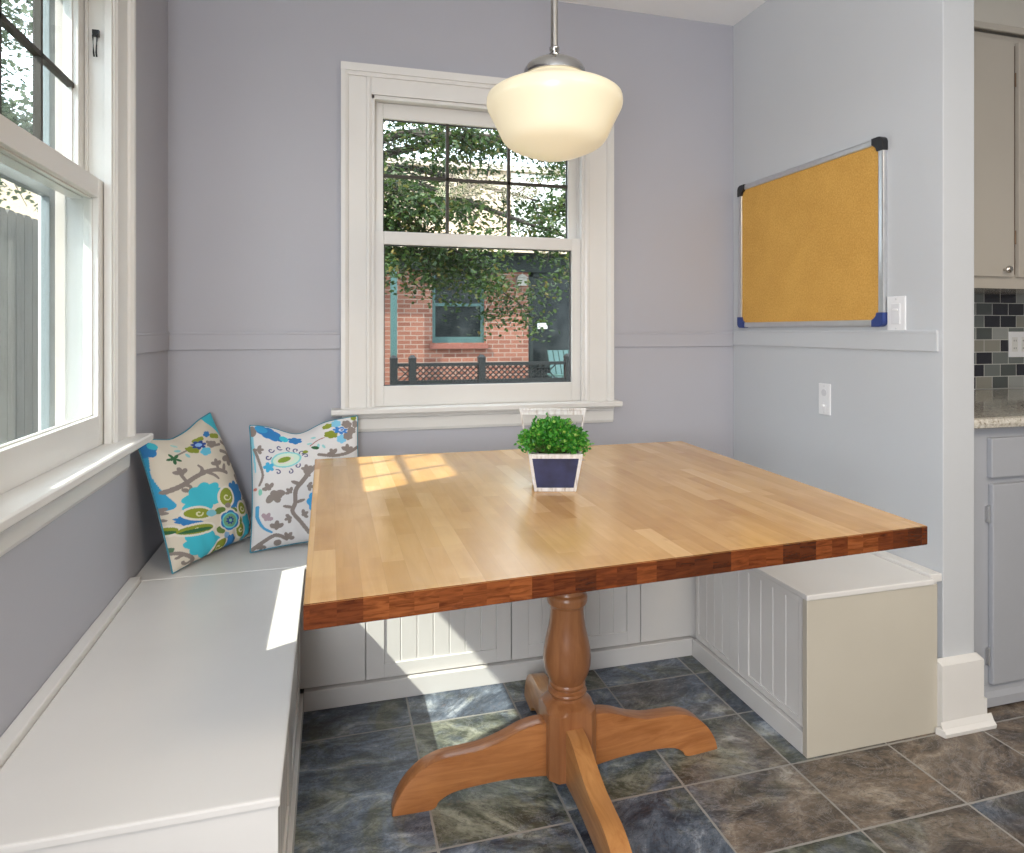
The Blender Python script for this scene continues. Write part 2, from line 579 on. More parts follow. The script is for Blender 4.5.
# chair rail: flat painted board with a small lip
def rail(n, axis, a, b, pos, s, mat, dz=0.0):
    mb = MB()
    if axis == 'y':
        mb.box(a, b, pos - 0.009, pos, 1.13, 1.188); mb.box(a, b, pos - 0.012, pos, 1.186, 1.196)
    else:
        mb.box(pos, pos + s * 0.008, a, b, 1.13 + dz, 1.188 + dz); mb.box(pos, pos + s * 0.010, a, b, 1.186 + dz, 1.196 + dz)
    struct(mb.build('trim_%d' % n, mat, bevel=0.002))
rail(1, 'y', XL, 0.040, YB, 1, WALL)
rail(2, 'y', 1.178, XR, YB, 1, WALL)
rail(3, 'x', 2.118, YB - 0.012, XL, 1, WALL)
rail(4, 'x', 1.588, YB - 0.012, XR, -1, WALL_LIT, 0.007)
# tall white baseboard that wraps the end of the wall, with its shoe moulding
mb = MB()
mb.box(1.752, 1.912, 1.548, 1.58, 0.0, 0.205)
mb.prism([(1.752, 1.548, 0.205), (1.752, 1.574, 0.205), (1.752, 1.574, 0.215)], (0.160, 0, 0))
mb.box(1.9115, 1.924, 1.548, 1.615, 0.0, 0.085)
mb.prism([(1.745, 1.548, 0.0), (1.745, 1.532, 0.0), (1.745, 1.530, 0.012), (1.745, 1.540, 0.022), (1.745, 1.548, 0.040)], (0.195, 0, 0))
mb.prism([(1.7455, 1.532, 0), (1.7525, 1.556, 0), (1.738, 1.560, 0)], (0, 0, 0.02))
struct(mb.build('baseboard_right', WHITE, bevel=0.0015))

# ------------------------------------------------------------------ windows
def window(idx, axis, face, u0, u1, zb, zt, cas0, cas1, head, stool, apron, zmeet=(1.545, 1.60), cols=3, storm=False, top_glass=None, seal=DARKGAP):
    """double hung window. u along the wall, n outwards (into the wall)"""
    root = thing('window_%d' % idx, None, None, kind='structure')
    sgn = 1 if axis == 'y' else -1
    def B(mb, a, b, n0, n1, c, d):
        if axis == 'y': mb.box(a, b, face + n0, face + n1, c, d)
        else: mb.box(face - n0, face - n1, a, b, c, d)
        return mb
    def P(mb, prof, a, b, vert=False, uo=None, dr=1):
        """profile extruded; prof list of (n,z) along u a..b, or (u,n) along z"""
        if vert:
            pts = [((uo + dr*q, face + n, a) if axis == 'y' else (face - n, uo + dr*q, a)) for q, n in prof]
            mb.prism(pts, (0, 0, b - a))
        else:
            pts = [((a, face + n, z) if axis == 'y' else (face - n, a, z)) for n, z in prof]
            mb.prism(pts, (b - a, 0, 0) if axis == 'y' else (0, b - a, 0))
        return mb
    top = zt + head
    # casing with back band and inner bead
    w0 = u0 - cas0
    w1 = cas1 - u1
    mb = MB()
    for (uo, w, dr) in ((u0, w0, -1), (u1, w1, 1)):
        prof = [(0, 0), (0, -0.016), (0.010, -0.021), (0.018, -0.021), (0.022, -0.017), (w - 0.030, -0.019), (w - 0.026, -0.026), (w - 0.016, -0.033), (w, -0.033), (w, 0)]
        P(mb, prof, zb, top - 0.006, True, uo, dr)
    B(mb, u0, u1, -0.019, 0, zt, top - 0.03)
    B(mb, u0, u1, -0.021, -0.016, zt, zt + 0.018)
    B(mb, cas0 - 0.001, cas1 + 0.001, -0.034, 0, top - 0.03, top)
    B(mb, cas0 + 0.02, cas1 - 0.02, -0.027, 0, top - 0.045, top - 0.03)
    mb.build('window_casing', WHITE, root)
    # jambs, stops, parting beads
    mb = MB()
    for (a, s) in ((u0, 1), (u1, -1)):
        B(mb, a, a + s*0.002, -0.002, WT, zb, zt)
        B(mb, a, a + s*0.012, -0.012, 0.006, zb, zt)
        B(mb, a, a + s*0.010, 0.044, 0.052, zb, zt)
        B(mb, a, a + s*0.003, 0.095, WT, zb, zt)
    B(mb, u0, u1, -0.002, WT, zt - 0.004, zt)
    B(mb, u0, u1, -0.012, 0.006, zt - 0.014, zt)
    B(mb, u0, u1, 0.040, WT + 0.02, zb - 0.02, zb + 0.012)
    mb.build('window_frame', WHITE, root, 0.001)
    # stool and apron
    s0, s1, dep = stool
    mb = MB()
    P(mb, [(0.04, zb - 0.018), (0.04, zb + 0.006), (-dep + 0.004, zb + 0.006), (-dep, zb + 0.002), (-dep, zb - 0.012), (-dep + 0.006, zb - 0.018)], s0, s1)
    mb.build('window_sill', WHITE, root, 0.001)
    a0, a1, az = apron
    mb = MB()
    P(mb, [(0, az), (0, zb - 0.018), (-0.024, zb - 0.018), (-0.024, zb - 0.032), (-0.017, zb - 0.038), (-0.015, az + 0.012), (-0.008, az)], a0, a1)
    mb.build('window_apron', WHITE, root, 0.001)
    # sashes
    st = 0.049
    tg = top_glass if top_glass else zt - 0.065
    def sash(nm, n0, n1, z0, z1, gz0, gz1, muntins):
        mb = MB()
        B(mb, u0 + 0.002, u0 + st, n0, n1, z0, z1)
        B(mb, u1 - st, u1 - 0.002, n0, n1, z0, z1)
        B(mb, u0 + st, u1 - st, n0, n1, z0, gz0)
        B(mb, u0 + st, u1 - st, n0, n1, gz1, z1)
        fr = mb.build(nm, WHITE, root, 0.0025)
        mid = (n0 + n1) / 2
        mb = MB()
        # glazing bead: dark sealed line against the glass
        e = 0.004
        B(mb, u0+st-0.001, u0+st+e, mid-0.004, mid+0.004, gz0, gz1); B(mb, u1-st-e, u1-st+0.001, mid-0.004, mid+0.004, gz0, gz1)
        B(mb, u0+st, u1-st, mid-0.004, mid+0.004, gz0-0.001, gz0+e); B(mb, u0+st, u1-st, mid-0.004, mid+0.004, gz1-e, gz1+0.001)
        mb.build('glazing_seal', seal, fr)
        mb = MB(); B(mb, u0 + st, u1 - st, mid - 0.0015, mid + 0.0015, gz0, gz1)
        mb.build('window_pane', GLASS, fr)
        if muntins:
            mb = MB()
            for k in range(1, cols):
                uu = u0 + st + (u1 - u0 - 2*st) * k / cols
                B(mb, uu - 0.006, uu + 0.006, mid - 0.008, mid + 0.008, gz0, gz1)
            zm = (gz0 + gz1) / 2
            B(mb, u0 + st, u1 - st, mid - 0.008, mid + 0.008, zm - 0.006, zm + 0.006)
            mb.build('muntin_grid', paint('dark_muntin', (0.045, 0.038, 0.03), 0.6, 0.05, 0), fr)
    sash('lower_sash', 0.008, 0.043, zb + 0.006, zmeet[1] - 0.004, zb + 0.086, zmeet[0], False)
    sash('upper_sash', 0.053, 0.088, zmeet[0] + 0.003, zt - 0.005, zmeet[1] + 0.001, tg, True)
    if storm:
        mb = MB()
        B(mb, u0 + 0.02, u0 + 0.055, 0.115, 0.135, zb + 0.012, zt - 0.01)
        B(mb, u1 - 0.055, u1 - 0.02, 0.115, 0.135, zb + 0.012, zt - 0.01)
        for z in (zb + 0.012, zmeet[0] - 0.005, zt - 0.05):
            B(mb, u0 + 0.055, u1 - 0.055, 0.115, 0.135, z, z + 0.04)
        sf = mb.build('storm_frame', paint('storm_aluminium', (0.24, 0.27, 0.28), 0.35, 0.02, 0), root, 0.002)
        mb = MB(); B(mb, u0 + 0.055, u1 - 0.055, 0.124, 0.126, zb + 0.05, zt - 0.05)
        mb.build('storm_pane', GLASS, sf)
    return root

window(1, 'y', YB, BW[0], BW[1], 0.895, 2.125, 0.041, 1.177, 0.112, (0.004, 1.200, 0.07), (0.045, 1.182, 0.805), top_glass=2.058)
wl = window(2, 'x', XL, LW[0], LW[1], 0.895, 2.125, 1.17, 2.115, 0.112, (1.12, 2.150, 0.07), (1.17, 2.120, 0.800), zmeet=(1.545, 1.60), storm=True, top_glass=2.058, seal=WHITE)
# sash hook on the jamb of the left window
mb = MB()
mb.tube([(-0.599, 1.966, 1.985), (-0.599, 1.958, 1.975), (-0.597, 1.958, 1.93), (-0.597, 1.962, 1.92)], 0.0022)
mb.tube([(-0.589, 1.966, 1.985), (-0.589, 1.958, 1.975), (-0.591, 1.958, 1.93), (-0.591, 1.962, 1.92)], 0.0022)
mb.box(-0.602, -0.586, 1.962, 1.969, 1.975, 1.992)
mb.build('window_hook', BLACKP, wl)

# ------------------------------------------------------------------ built-in benches
def beadboard(mb, axis, pos, out, u0, u1, z0, z1, pitch=0.055, th=0.006):
    """boards with a V gap between them. axis 'y': panel in plane Y=pos, facing -Y"""
    n = max(1, round((u1 - u0) / pitch))
    w = (u1 - u0) / n
    for k in range(n):
        a, b = u0 + k*w, u0 + (k+1)*w
        g = 0.0028
        if axis == 'y':
            pr = [(a, pos + th, z0), (a, pos + 0.003, z0), (a + g, pos, z0), (b - g, pos, z0), (b, pos + 0.003, z0), (b, pos + th, z0)]
        else:
            s = out
            pr = [(pos - s*th, a, z0), (pos - s*0.003, a, z0), (pos, a + g, z0), (pos, b - g, z0), (pos - s*0.003, b, z0), (pos - s*th, b, z0)]
        mb.prism(pr, (0, 0, z1 - z0))

def door_panel(name, axis, pos, out, u0, u1, z0, z1, fr, parent, mat, flat=False, th=0.018):
    """face frame door: rails + stiles + recessed beadboard. pos = front plane, out = sign of the facing direction"""
    mb = MB()
    def B(a, b, d0, d1, c, d):
        if axis == 'y': mb.box(a, b, pos - out*0 + d0, pos + d1, c, d)
        else: mb.box(pos - out*d0, pos - out*d1, a, b, c, d)
    if flat:
        B(u0, u1, 0, th, z0, z1)
    else:
        l, r, bt, tp = fr
        B(u0, u0 + l, 0, th, z0, z1); B(u1 - r, u1, 0, th, z0, z1)
        B(u0 + l, u1 - r, 0, th, z0, z0 + bt); B(u0 + l, u1 - r, 0, th, z1 - tp, z1)
    o = mb.build(name, mat, parent, 0.0015)
    if not flat:
        mb = MB()
        p2 = pos + 0.005 if axis == 'y' else pos - out*0.005
        beadboard(mb, axis, p2, out, u0 + l, u1 - r, z0 + bt, z1 - tp)
        mb.build('beadboard_panel', mat, o)
    return o

LZ = 0.46
# back bench (runs under the window, corner to corner)
tb = thing('storage_bench', 'low cream built-in bench along the back wall under the window, two beadboard doors facing out', 'bench', (0.6, 2.4, 0))
def put(o):          # parts are built in world space, keep them there under a moved root
    for ch in o.children:
        ch.location = Vector(ch.location) - o.location
BX0, BX1, BYF = -0.078, 1.300, 2.190
MB().box(BX0 + 0.002, XR - 0.012, BYF + 0.019, YB - 0.005, 0.01, 0.443).build('bench_body', BENCH, tb)
MB().box(XL + 0.005, XR - 0.005, BYF - 0.012, YB - 0.003, 0.4435, LZ).build('bench_lid', BENCH, tb, 0.003)
MB().box(-0.0795, BX1 - 0.002, 2.176, BYF + 0.02, 0, 0.062).build('kickboard', BENCH, tb, 0.002)
door_panel('side_panel', 'y', BYF, -1, BX0 - 0.03, 0.110, 0.067, 0.438, None, tb, BENCH, True)
door_panel('door', 'y', BYF, -1, 0.113, 0.600, 0.067, 0.438, (0.058, 0.05, 0.045, 0.045), tb, BENCH)
door_panel('door', 'y', BYF, -1, 0.604, 1.087, 0.067, 0.438, (0.058, 0.05, 0.045, 0.045), tb, BENCH)
door_panel('side_panel', 'y', BYF, -1, 1.091, BX1 + 0.02, 0.067, 0.438, None, tb, BENCH, True)
put(tb)
# left bench
tl = thing('storage_bench', 'long cream built-in bench along the left wall below the nearer window, sunlit lid', 'bench', (-0.3, 1.6, 0))
MB().box(XL + 0.004, -0.11, 1.131, 2.176, 0.0, 0.443).build('bench_body', BENCH, tl, 0.001)
MB().box(XL + 0.004, -0.0795, 1.113, 1.1295, 0.0, 0.4430).build('end_panel', BENCH, tl, 0.0015)
MB().box(XL + 0.032, -0.076, 1.108, BYF - 0.014, 0.4435, LZ).build('bench_lid', BENCH, tl, 0.004)
MB().box(XL + 0.001, XL + 0.030, 1.108, BYF - 0.014, 0.4435, LZ + 0.014).build('hinge_strip', WHITE, tl, 0.003)
MB().box(-0.11, -0.080, 1.131, 2.1745, 0, 0.062).build('kickboard', BENCH, tl, 0.002)
door_panel('door', 'x', -0.090, 1, 1.13, 1.645, 0.067, 0.438, (0.05, 0.05, 0.045, 0.045), tl, BENCH)
door_panel('door', 'x', -0.090, 1, 1.65, 2.165, 0.067, 0.438, (0.05, 0.05, 0.045, 0.045), tl, BENCH)
put(tl)
# right bench
tr = thing('storage_bench', 'short cream built-in bench against the right wall, plain end panel facing the room', 'bench', (1.54, 1.9, 0))
MB().box(1.318, XR - 0.012, 1.584, 2.174, 0.0, 0.443).build('bench_body', BENCH, tr)
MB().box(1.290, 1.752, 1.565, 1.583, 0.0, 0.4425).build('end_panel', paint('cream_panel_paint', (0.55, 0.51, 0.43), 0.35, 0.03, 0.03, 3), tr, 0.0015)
MB().box(1.286, XR - 0.045, 1.560, BYF - 0.014, 0.4435, LZ).build('bench_lid', BENCH, tr, 0.004)
MB().box(XR - 0.043, XR - 0.001, 1.576, BYF - 0.014, 0.4435, LZ + 0.008).build('hinge_strip', WHITE, tr, 0.003)
MB().box(1.290, 1.318, 1.584, 2.175, 0, 0.062).build('kickboard', BENCH, tr, 0.002)
door_panel('door', 'x', 1.302, -1, 1.586, 1.903, 0.067, 0.438, (0.03, 0.05, 0.02, 0.02), tr, BENCH)
door_panel('door', 'x', 1.302, -1, 1.907, 2.172, 0.067, 0.438, (0.05, 0.02, 0.02, 0.02), tr, BENCH)
put(tr)

# ------------------------------------------------------------------ table
TC = Vector((0.610, 1.66, 0))
tt = thing('pedestal_table', 'square butcher block table on a turned pedestal with four curved feet', 'table', TC)
def rel(p): return (p[0] - TC.x, p[1] - TC.y, p[2])
bm = bmesh.new()
corn = [(-0.039, 1.048), (1.227, 1.119), (1.280, 2.232), (-0.047, 2.232)]
vb = [bm.verts.new((x - TC.x, y - TC.y, 0.745)) for x, y in corn]
vt = [bm.verts.new((x - TC.x, y - TC.y, 0.785)) for x, y in corn]
bm.faces.new(vb[::-1]).material_index = 1
bm.faces.new(vt).material_index = 0
for i in range(4):
    bm.faces.new((vb[i], vb[(i+1) % 4], vt[(i+1) % 4], vt[i])).material_index = 1
bmesh.ops.recalc_face_normals(bm, faces=bm.faces)
bmesh.ops.bevel(bm, geom=bm.edges[:], offset=0.0014, segments=2, affect='EDGES')
for f_ in bm.faces:
    f_.normal_update()
    f_.material_index = 0 if f_.normal.z > 0.99 else 1
me = bpy.data.meshes.new('tabletop')
bm.to_mesh(me); bm.free()
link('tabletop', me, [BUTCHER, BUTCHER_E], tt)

A = 0.0655
def blockr(r, z, t):
    # octagon-ish square block whose corners are turned round: arcs appear on the faces
    q = abs(((t + math.pi/4) % (math.pi/2)) - math.pi/4)
    sq = A / math.cos(q)
    ch = (A * 1.19) / math.cos(math.pi/4 - q)
    return min(r, sq, ch) if z < 0.262 else r
prof = [(0.080, 0.040), (0.088, 0.043), (0.095, 0.050), (0.095, 0.17), (0.092, 0.182), (0.085, 0.196), (0.076, 0.208), (0.066, 0.217), (0.057, 0.224),
        (0.048, 0.228), (0.045, 0.231), (0.044, 0.235), (0.047, 0.239), (0.051, 0.242), (0.0525, 0.246), (0.051, 0.250), (0.046, 0.253),
        (0.0435, 0.256), (0.046, 0.259), (0.0485, 0.2625), (0.049, 0.266), (0.048, 0.2695), (0.047, 0.272), (0.051, 0.281), (0.058, 0.296), (0.0625, 0.314), (0.0638, 0.333),
        (0.0625, 0.353), (0.0585, 0.375), (0.0535, 0.396), (0.049, 0.416), (0.046, 0.437), (0.0445, 0.455), (0.0445, 0.468),
        (0.047, 0.474), (0.052, 0.478), (0.0545, 0.485), (0.0545, 0.495), (0.052, 0.501), (0.046, 0.506), (0.042, 0.52),
        (0.045, 0.56), (0.052, 0.60), (0.055, 0.63), (0.050, 0.66), (0.060, 0.70), (0.070, 0.722)]
MB().lathe(prof, 96, rfun=blockr).build('pedestal_column', WOOD_COL, tt, smooth=True).data.set_sharp_from_angle(angle=R(22))
mb = MB(); mb.lathe([(0.16, 0.722), (0.17, 0.726), (0.17, 0.7448)], 48)
mb.build('mounting_plate', WOOD_COL, tt, smooth=True)

def spl(pts, n=10):
    out = []
    for i in range(len(pts) - 1):
        p0 = pts[max(i-1, 0)]; p1 = pts[i]; p2 = pts[i+1]; p3 = pts[min(i+2, len(pts)-1)]
        for k in range(n):
            t = k / n
            out.append(tuple(0.5*((2*p1[j]) + (-p0[j]+p2[j])*t + (2*p0[j]-5*p1[j]+4*p2[j]-p3[j])*t*t + (-p0[j]+3*p1[j]-3*p2[j]+p3[j])*t**3) for j in range(2)))
    out.append(pts[-1])
    return out
topc = spl([(0.060, 0.174), (0.095, 0.173), (0.135, 0.164), (0.18, 0.146), (0.235, 0.131), (0.29, 0.126), (0.34, 0.122), (0.385, 0.106), (0.425, 0.074), (0.452, 0.034), (0.462, 0.002)], 5)
botc = spl([(0.460, 0.0), (0.365, 0.0), (0.345, 0.018), (0.315, 0.033), (0.27, 0.040), (0.19, 0.044), (0.12, 0.042), (0.060, 0.036)], 5)
outline = topc + botc[0:]
for k, (a, m) in enumerate(((4, WOOD_X), (86, WOOD_Y), (178.5, WOOD_X), (267, WOOD_Y))):
    M = Matrix.Rotation(R(a), 4, 'Z')
    fs = 0.92 if k == 1 else 1.0
    pts = [M @ Vector((s * fs, -0.0235, z)) for s, z in outline]
    d = M @ Vector((0, 0.047, 0))
    mb = MB(); mb.prism(pts, d)
    o = mb.build('foot', m, tt, 0.003, ang=50)
    for p in o.data.polygons: p.use_smooth = True
    try: o.data.set_sharp_from_angle(angle=R(30))
    except Exception: pass

# ------------------------------------------------------------------ pendant lamp
LX, LY = 0.5745, 1.66
tlamp = thing('pendant_lamp', 'schoolhouse pendant lamp with cream opal glass shade on a chrome rod', 'lamp', (LX, LY, 1.654))
g = NT('opal_glass')
g.col(g.ramp(g.noise(g.obj(), 3, 2), [(0.3, (0.68, 0.61, 0.45)), (0.7, (0.71, 0.65, 0.49))]))
g.rough(0.28)
g.b.inputs['Emission Color'].default_value = (1.0, 0.82, 0.52, 1)
g.b.inputs['Emission Strength'].default_value = 0.22
OPAL = g.m
shade = [(0.004, 0.0), (0.034, 0.004), (0.062, 0.012), (0.092, 0.024), (0.120, 0.038), (0.137, 0.055), (0.150, 0.082), (0.163, 0.110),
         (0.173, 0.130), (0.179, 0.145), (0.180, 0.157), (0.176, 0.170), (0.166, 0.181), (0.150, 0.192), (0.128, 0.203), (0.106, 0.212),
         (0.088, 0.220), (0.079, 0.228), (0.077, 0.234), (0.077, 0.244)]
shade = [(p[0], p[1] * 0.96) for p in shade if p[1] < 0.158] + [(0.1775, 0.165), (0.168, 0.173), (0.150, 0.182), (0.126, 0.192), (0.103, 0.202), (0.087, 0.211), (0.079, 0.220), (0.077, 0.231)]
sp = spl(shade, 3)
inner = [(max(r - 0.004, 0.002), z + 0.003) for r, z in sp[::-1]][1:]
mb = MB(); mb.lathe(sp + inner, 72, cap=True)
mb.build('lamp_shade', OPAL, tlamp, smooth=True)
cap = [(0.079, 0.232), (0.083, 0.234), (0.083, 0.242), (0.080, 0.252), (0.074, 0.262), (0.060, 0.271), (0.040, 0.276), (0.020, 0.279), (0.014, 0.283), (0.0155, 0.289), (0.0155, 0.294), (0.010, 0.299), (0.0135, 0.304), (0.0135, 0.312), (0.0095, 0.316)]
cap = [(r0, z0_ - 0.014) for r0, z0_ in cap]
mb = MB(); mb.lathe(cap, 48)
mb.build('lamp_cap', CHROME, tlamp, smooth=True)
mb = MB(); mb.lathe([(0.0098, 0.301), (0.0098, 0.935)], 24)
mb.build('rod', metal('brushed_nickel_rod', (0.48, 0.46, 0.43), 0.25), tlamp, smooth=True)
mb = MB(); mb.lathe([(0.012, 0.915), (0.055, 0.925), (0.062, 0.9455)], 32)
mb.build('canopy', CHROME, tlamp, smooth=True)
bulb = light('pendant_bulb', 'POINT', (LX, LY, 1.60), (0, 0, 0), 1.2, (1.0, 0.78, 0.5))
bulb.data.shadow_soft_size = 0.02
bulb.location = (LX, LY, 1.78)

# ------------------------------------------------------------------ corkboard, switches
tc = thing('corkboard', 'orange corkboard in a silver frame hung on the right wall', 'board', (XR, 2.18, 1.53))
def wb(mb, y0, y1, z0, z1, d0, d1):
    return mb.box(-d1, -d0, y0 - 2.18, y1 - 2.18, z0 - 1.53, z1 - 1.53)
y0, y1, z0, z1 = 1.779, 2.583, 1.216, 1.846
mb = MB(); wb(mb, y0 + 0.012, y1 - 0.012, z0 + 0.012, z1 - 0.012, 0.001, 0.012); mb.build('cork_panel', CORK, tc)
mb = MB()
def bar(y0_, y1_, z0_, z1_):
    wb(mb, y0_, y1_, z0_, z1_, 0.0, 0.019)
f = 0.022
bar(y0 + f, y1 - f, z0, z0 + f); bar(y0 + f, y1 - f, z1 - f, z1); bar(y0, y0 + f, z0 + f, z1 - f); bar(y1 - f, y1, z0 + f, z1 - f)
mb.build('board_frame', ALU, tc, 0.005)
for (yy, zz, m, sy, sz) in ((y0, z1, BLACKP, 1, -1), (y1, z1, BLACKP, -1, -1), (y0, z0, BLUEP, 1, 1), (y1, z0, BLUEP, -1, 1)):
    mb = MB()
    pts = []
    c_ = 0.046
    for a in range(0, 91, 15):
        pts.append((-sy*0.002 + sy * 0.020 * (1 - math.cos(R(a))), -sz*0.002 + sz * 0.020 * (1 - math.sin(R(a)))))
    # (0 at a=0) left edge .. top edge, then inner cut corner
    pts = [(p[0], p[1]) for p in pts]
    poly = [(-sy*0.002, sz*c_)] + pts + [(sy*c_, -sz*0.002), (sy*c_, sz*0.020), (sy*0.034, sz*0.028), (sy*0.028, sz*0.034), (sy*0.024, sz*c_)]
    mb.prism([(-0.0235, yy - 2.18 + a, zz - 1.53 + b) for a, b in poly], (0.0235, 0, 0))
    o = mb.build('frame_corner', m, tc, 0.002)
    o['label'] = 'black corner cap' if m is BLACKP else 'blue corner cap'

def plate(name, label, cat, y, z, w, h, kind):
    t = thing(name, label, cat, (XR, y, z))
    mb = MB(); mb.box(-0.006, 0, -w/2, w/2, -h/2, h/2)
    mb.build('wall_plate', SWITCH, t, 0.002)
    mb = MB()
    if kind == 'dimmer':
        mb.box(-0.009, -0.005, -0.017, 0.017, -0.033, 0.033)
        mb.build('rocker', paint('rocker_plastic', (0.74, 0.74, 0.76), 0.3, 0.01, 0), t, 0.001)
        mb = MB(); mb.box(-0.012, -0.008, -0.010, 0.010, 0.010, 0.016)
        mb.build('slider', SWITCH, t, 0.001)
    else:
        mb.box(-0.007, -0.005, -0.006, 0.006, -0.040, -0.014); mb.box(-0.016, -0.006, -0.004, 0.004, -0.028, -0.020)
        mb.build('toggle', SWITCH, t, 0.001)
        mb = MB()
        mb.lathe([(0.013, 0.0), (0.013, 0.0022)], 20, Matrix.Translation((-0.0055, 0, 0.024)) @ Matrix.Rotation(R(-90), 4, 'Y'))
        mb.build('socket_face', paint('socket_face_plastic', (0.66, 0.66, 0.68), 0.35, 0.01, 0), t)
    for s in (-1, 1):
        mb = MB()
        mb.lathe([(0.0028, 0.0), (0.0028, 0.001)], 12, Matrix.Translation((-0.006, 0, s*h*0.42)) @ Matrix.Rotation(R(-90), 4, 'Y'))
        mb.build('screw', ALU, t)
plate('light_switch', 'white dimmer switch plate on the right wall at the corner of the corkboard', 'switch', 1.740, 1.256, 0.070, 0.114, 'dimmer')
plate('light_switch', 'small white switch plate low on the right wall below the corkboard', 'switch', 2.064, 0.946, 0.058, 0.116, 'toggle')

# ------------------------------------------------------------------ potted plant
PX, PY, PZ = 0.577, 1.672, 0.7851
tp = thing('potted_plant', 'small leafy green plant in a white wooden planter with a dark panel, on the table', 'plant', (PX, PY, PZ), -YAW)
tp.scale = (1, 1, 0.95)
WW = NT('whitewashed_wood')
nn = WW.noise(WW.mapping(WW.obj(), (60, 60, 12)), 2, 4)
WW.col(WW.ramp(nn, [(0.30, (0.36, 0.29, 0.24)), (0.42, (0.58, 0.54, 0.51)), (0.6, (0.68, 0.66, 0.65))])); WW.rough(0.7)
WWM = WW.m
bh, th_, ph = 0.054, 0.070, 0.104
def ring(mb, z, hw):
    return [mb.bm.verts.new((sx*hw, sy*hw, z)) for sx, sy in ((-1,-1),(1,-1),(1,1),(-1,1))]
mb = MB()
o0 = ring(mb, 0, bh); o1 = ring(mb, ph, th_); i1 = ring(mb, ph, th_ - 0.007); i0 = ring(mb, 0.012, bh - 0.007)
for a, b in ((o0, o1), (o1, i1), (i1, i0)):
    for k in range(4):
        mb.bm.faces.new((a[k], a[(k+1) % 4], b[(k+1) % 4], b[k]))
mb.bm.faces.new(o0[::-1]); mb.bm.faces.new(i0)
pb = mb.build('planter', WWM, tp)
# raised frame strips on the front and the dark panel between them
def front(x, z, off):   # point on the slanted front face
    k = z / ph
    return (x * (bh + (th_ - bh) * k), -(bh + (th_ - bh) * k) - off, z)
def strip(mb, x0a, x0b, za, zb_, x1a, x1b, off, dp):
    q = [front(x0a, za, 0), front(x0b, za, 0), front(x1b, zb_, 0), front(x1a, zb_, 0)]
    mb.prism(q, (0, -dp, 0))
mb = MB()
strip(mb, -1.0, 1.0, 0.0, 0.010, -1.0, 1.0, 0, 0.006)
strip(mb, -1.0, 1.0, 0.092, ph, -1.0, 1.0, 0, 0.006)
strip(mb, -1.0, -0.86, 0.010, 0.092, -1.0, -0.88, 0, 0.006)
strip(mb, 0.86, 1.0, 0.010, 0.092, 0.88, 1.0, 0, 0.006)
mb.build('planter_frame', WWM, tp, 0.001)
mb = MB(); strip(mb, -0.86, 0.86, 0.010, 0.092, -0.88, 0.88, 0, 0.002)
mb.build('chalk_panel', paint('navy_chalk_paint', (0.022, 0.026, 0.075), 0.55, 0.35, 0.1, 25), tp)
# wooden hoop handle rising behind the leaves
mb = MB()
for s in (-1, 1):
    mb.prism([(s*0.064, 0.045, 0.085), (s*0.069, 0.045, 0.085), (s*0.092, 0.045, 0.212), (s*0.087, 0.045, 0.212)], (0, 0.012, 0))
mb.box(-0.092, 0.092, 0.045, 0.057, 0.207, 0.213)
mb.box(-0.0875, 0.0875, 0.048, 0.054, 0.194, 0.208)
mb.build('planter_handle', WWM, tp, 0.001)
mb = MB(); mb.lathe([(0.055, 0.085), (0.058, 0.094)], 4, Matrix.Rotation(R(45), 4, 'Z'))
mb.build('soil', paint('dark_soil', (0.03, 0.02, 0.013), 0.95, 0.3, 0.4, 60), tp)
# stems + leaves
mb = MB()
bm = bmesh.new()
random.seed(5)
for k in range(330):
    a = random.uniform(0, 2*math.pi)
    el = math.acos(random.uniform(-0.25, 1))
    rad = random.uniform(0.62, 1.0)
    tip = Vector((math.cos(a)*math.sin(el)*0.086*rad, math.sin(a)*math.sin(el)*0.074*rad, 0.122 + math.cos(el)*0.060*rad + random.uniform(-.006, .006)))
    root = Vector((tip.x*0.3, tip.y*0.3, 0.092))
    if k % 3 == 0:
        mb.tube([root, root.lerp(tip, 0.5) + Vector((0, 0, 0.006)), tip], [0.0012, 0.001, 0.0007], 5)
    d0 = (tip - Vector((0, 0, 0.10))).normalized()
    for j in range(9):
        pos = tip + Vector([random.gauss(0, 0.0065) for _ in range(3)])
        d = (d0 + Vector([random.gauss(0, 0.55) for _ in range(3)])).normalized()
        side = d.cross(Vector([random.gauss(0, 1) for _ in range(3)])).normalized()
        nrm = d.cross(side)
        L_, w_ = random.uniform(0.008, 0.014), random.uniform(0.0035, 0.0055)
        vs = [pos, pos + d*L_*0.45 + side*w_ + nrm*0.0012, pos + d*L_, pos + d*L_*0.45 - side*w_ + nrm*0.0012]
        vs = [bm.verts.new(p) for p in vs]
        bm.faces.new((vs[0], vs[1], vs[2])); bm.faces.new((vs[0], vs[2], vs[3]))
me = bpy.data.meshes.new('foliage'); bm.to_mesh(me); bm.free()
link('foliage', me, BOX_LEAF, tp)
mb.build('stems', paint('green_stem', (0.10, 0.16, 0.03), 0.6, 0.1, 0), tp)

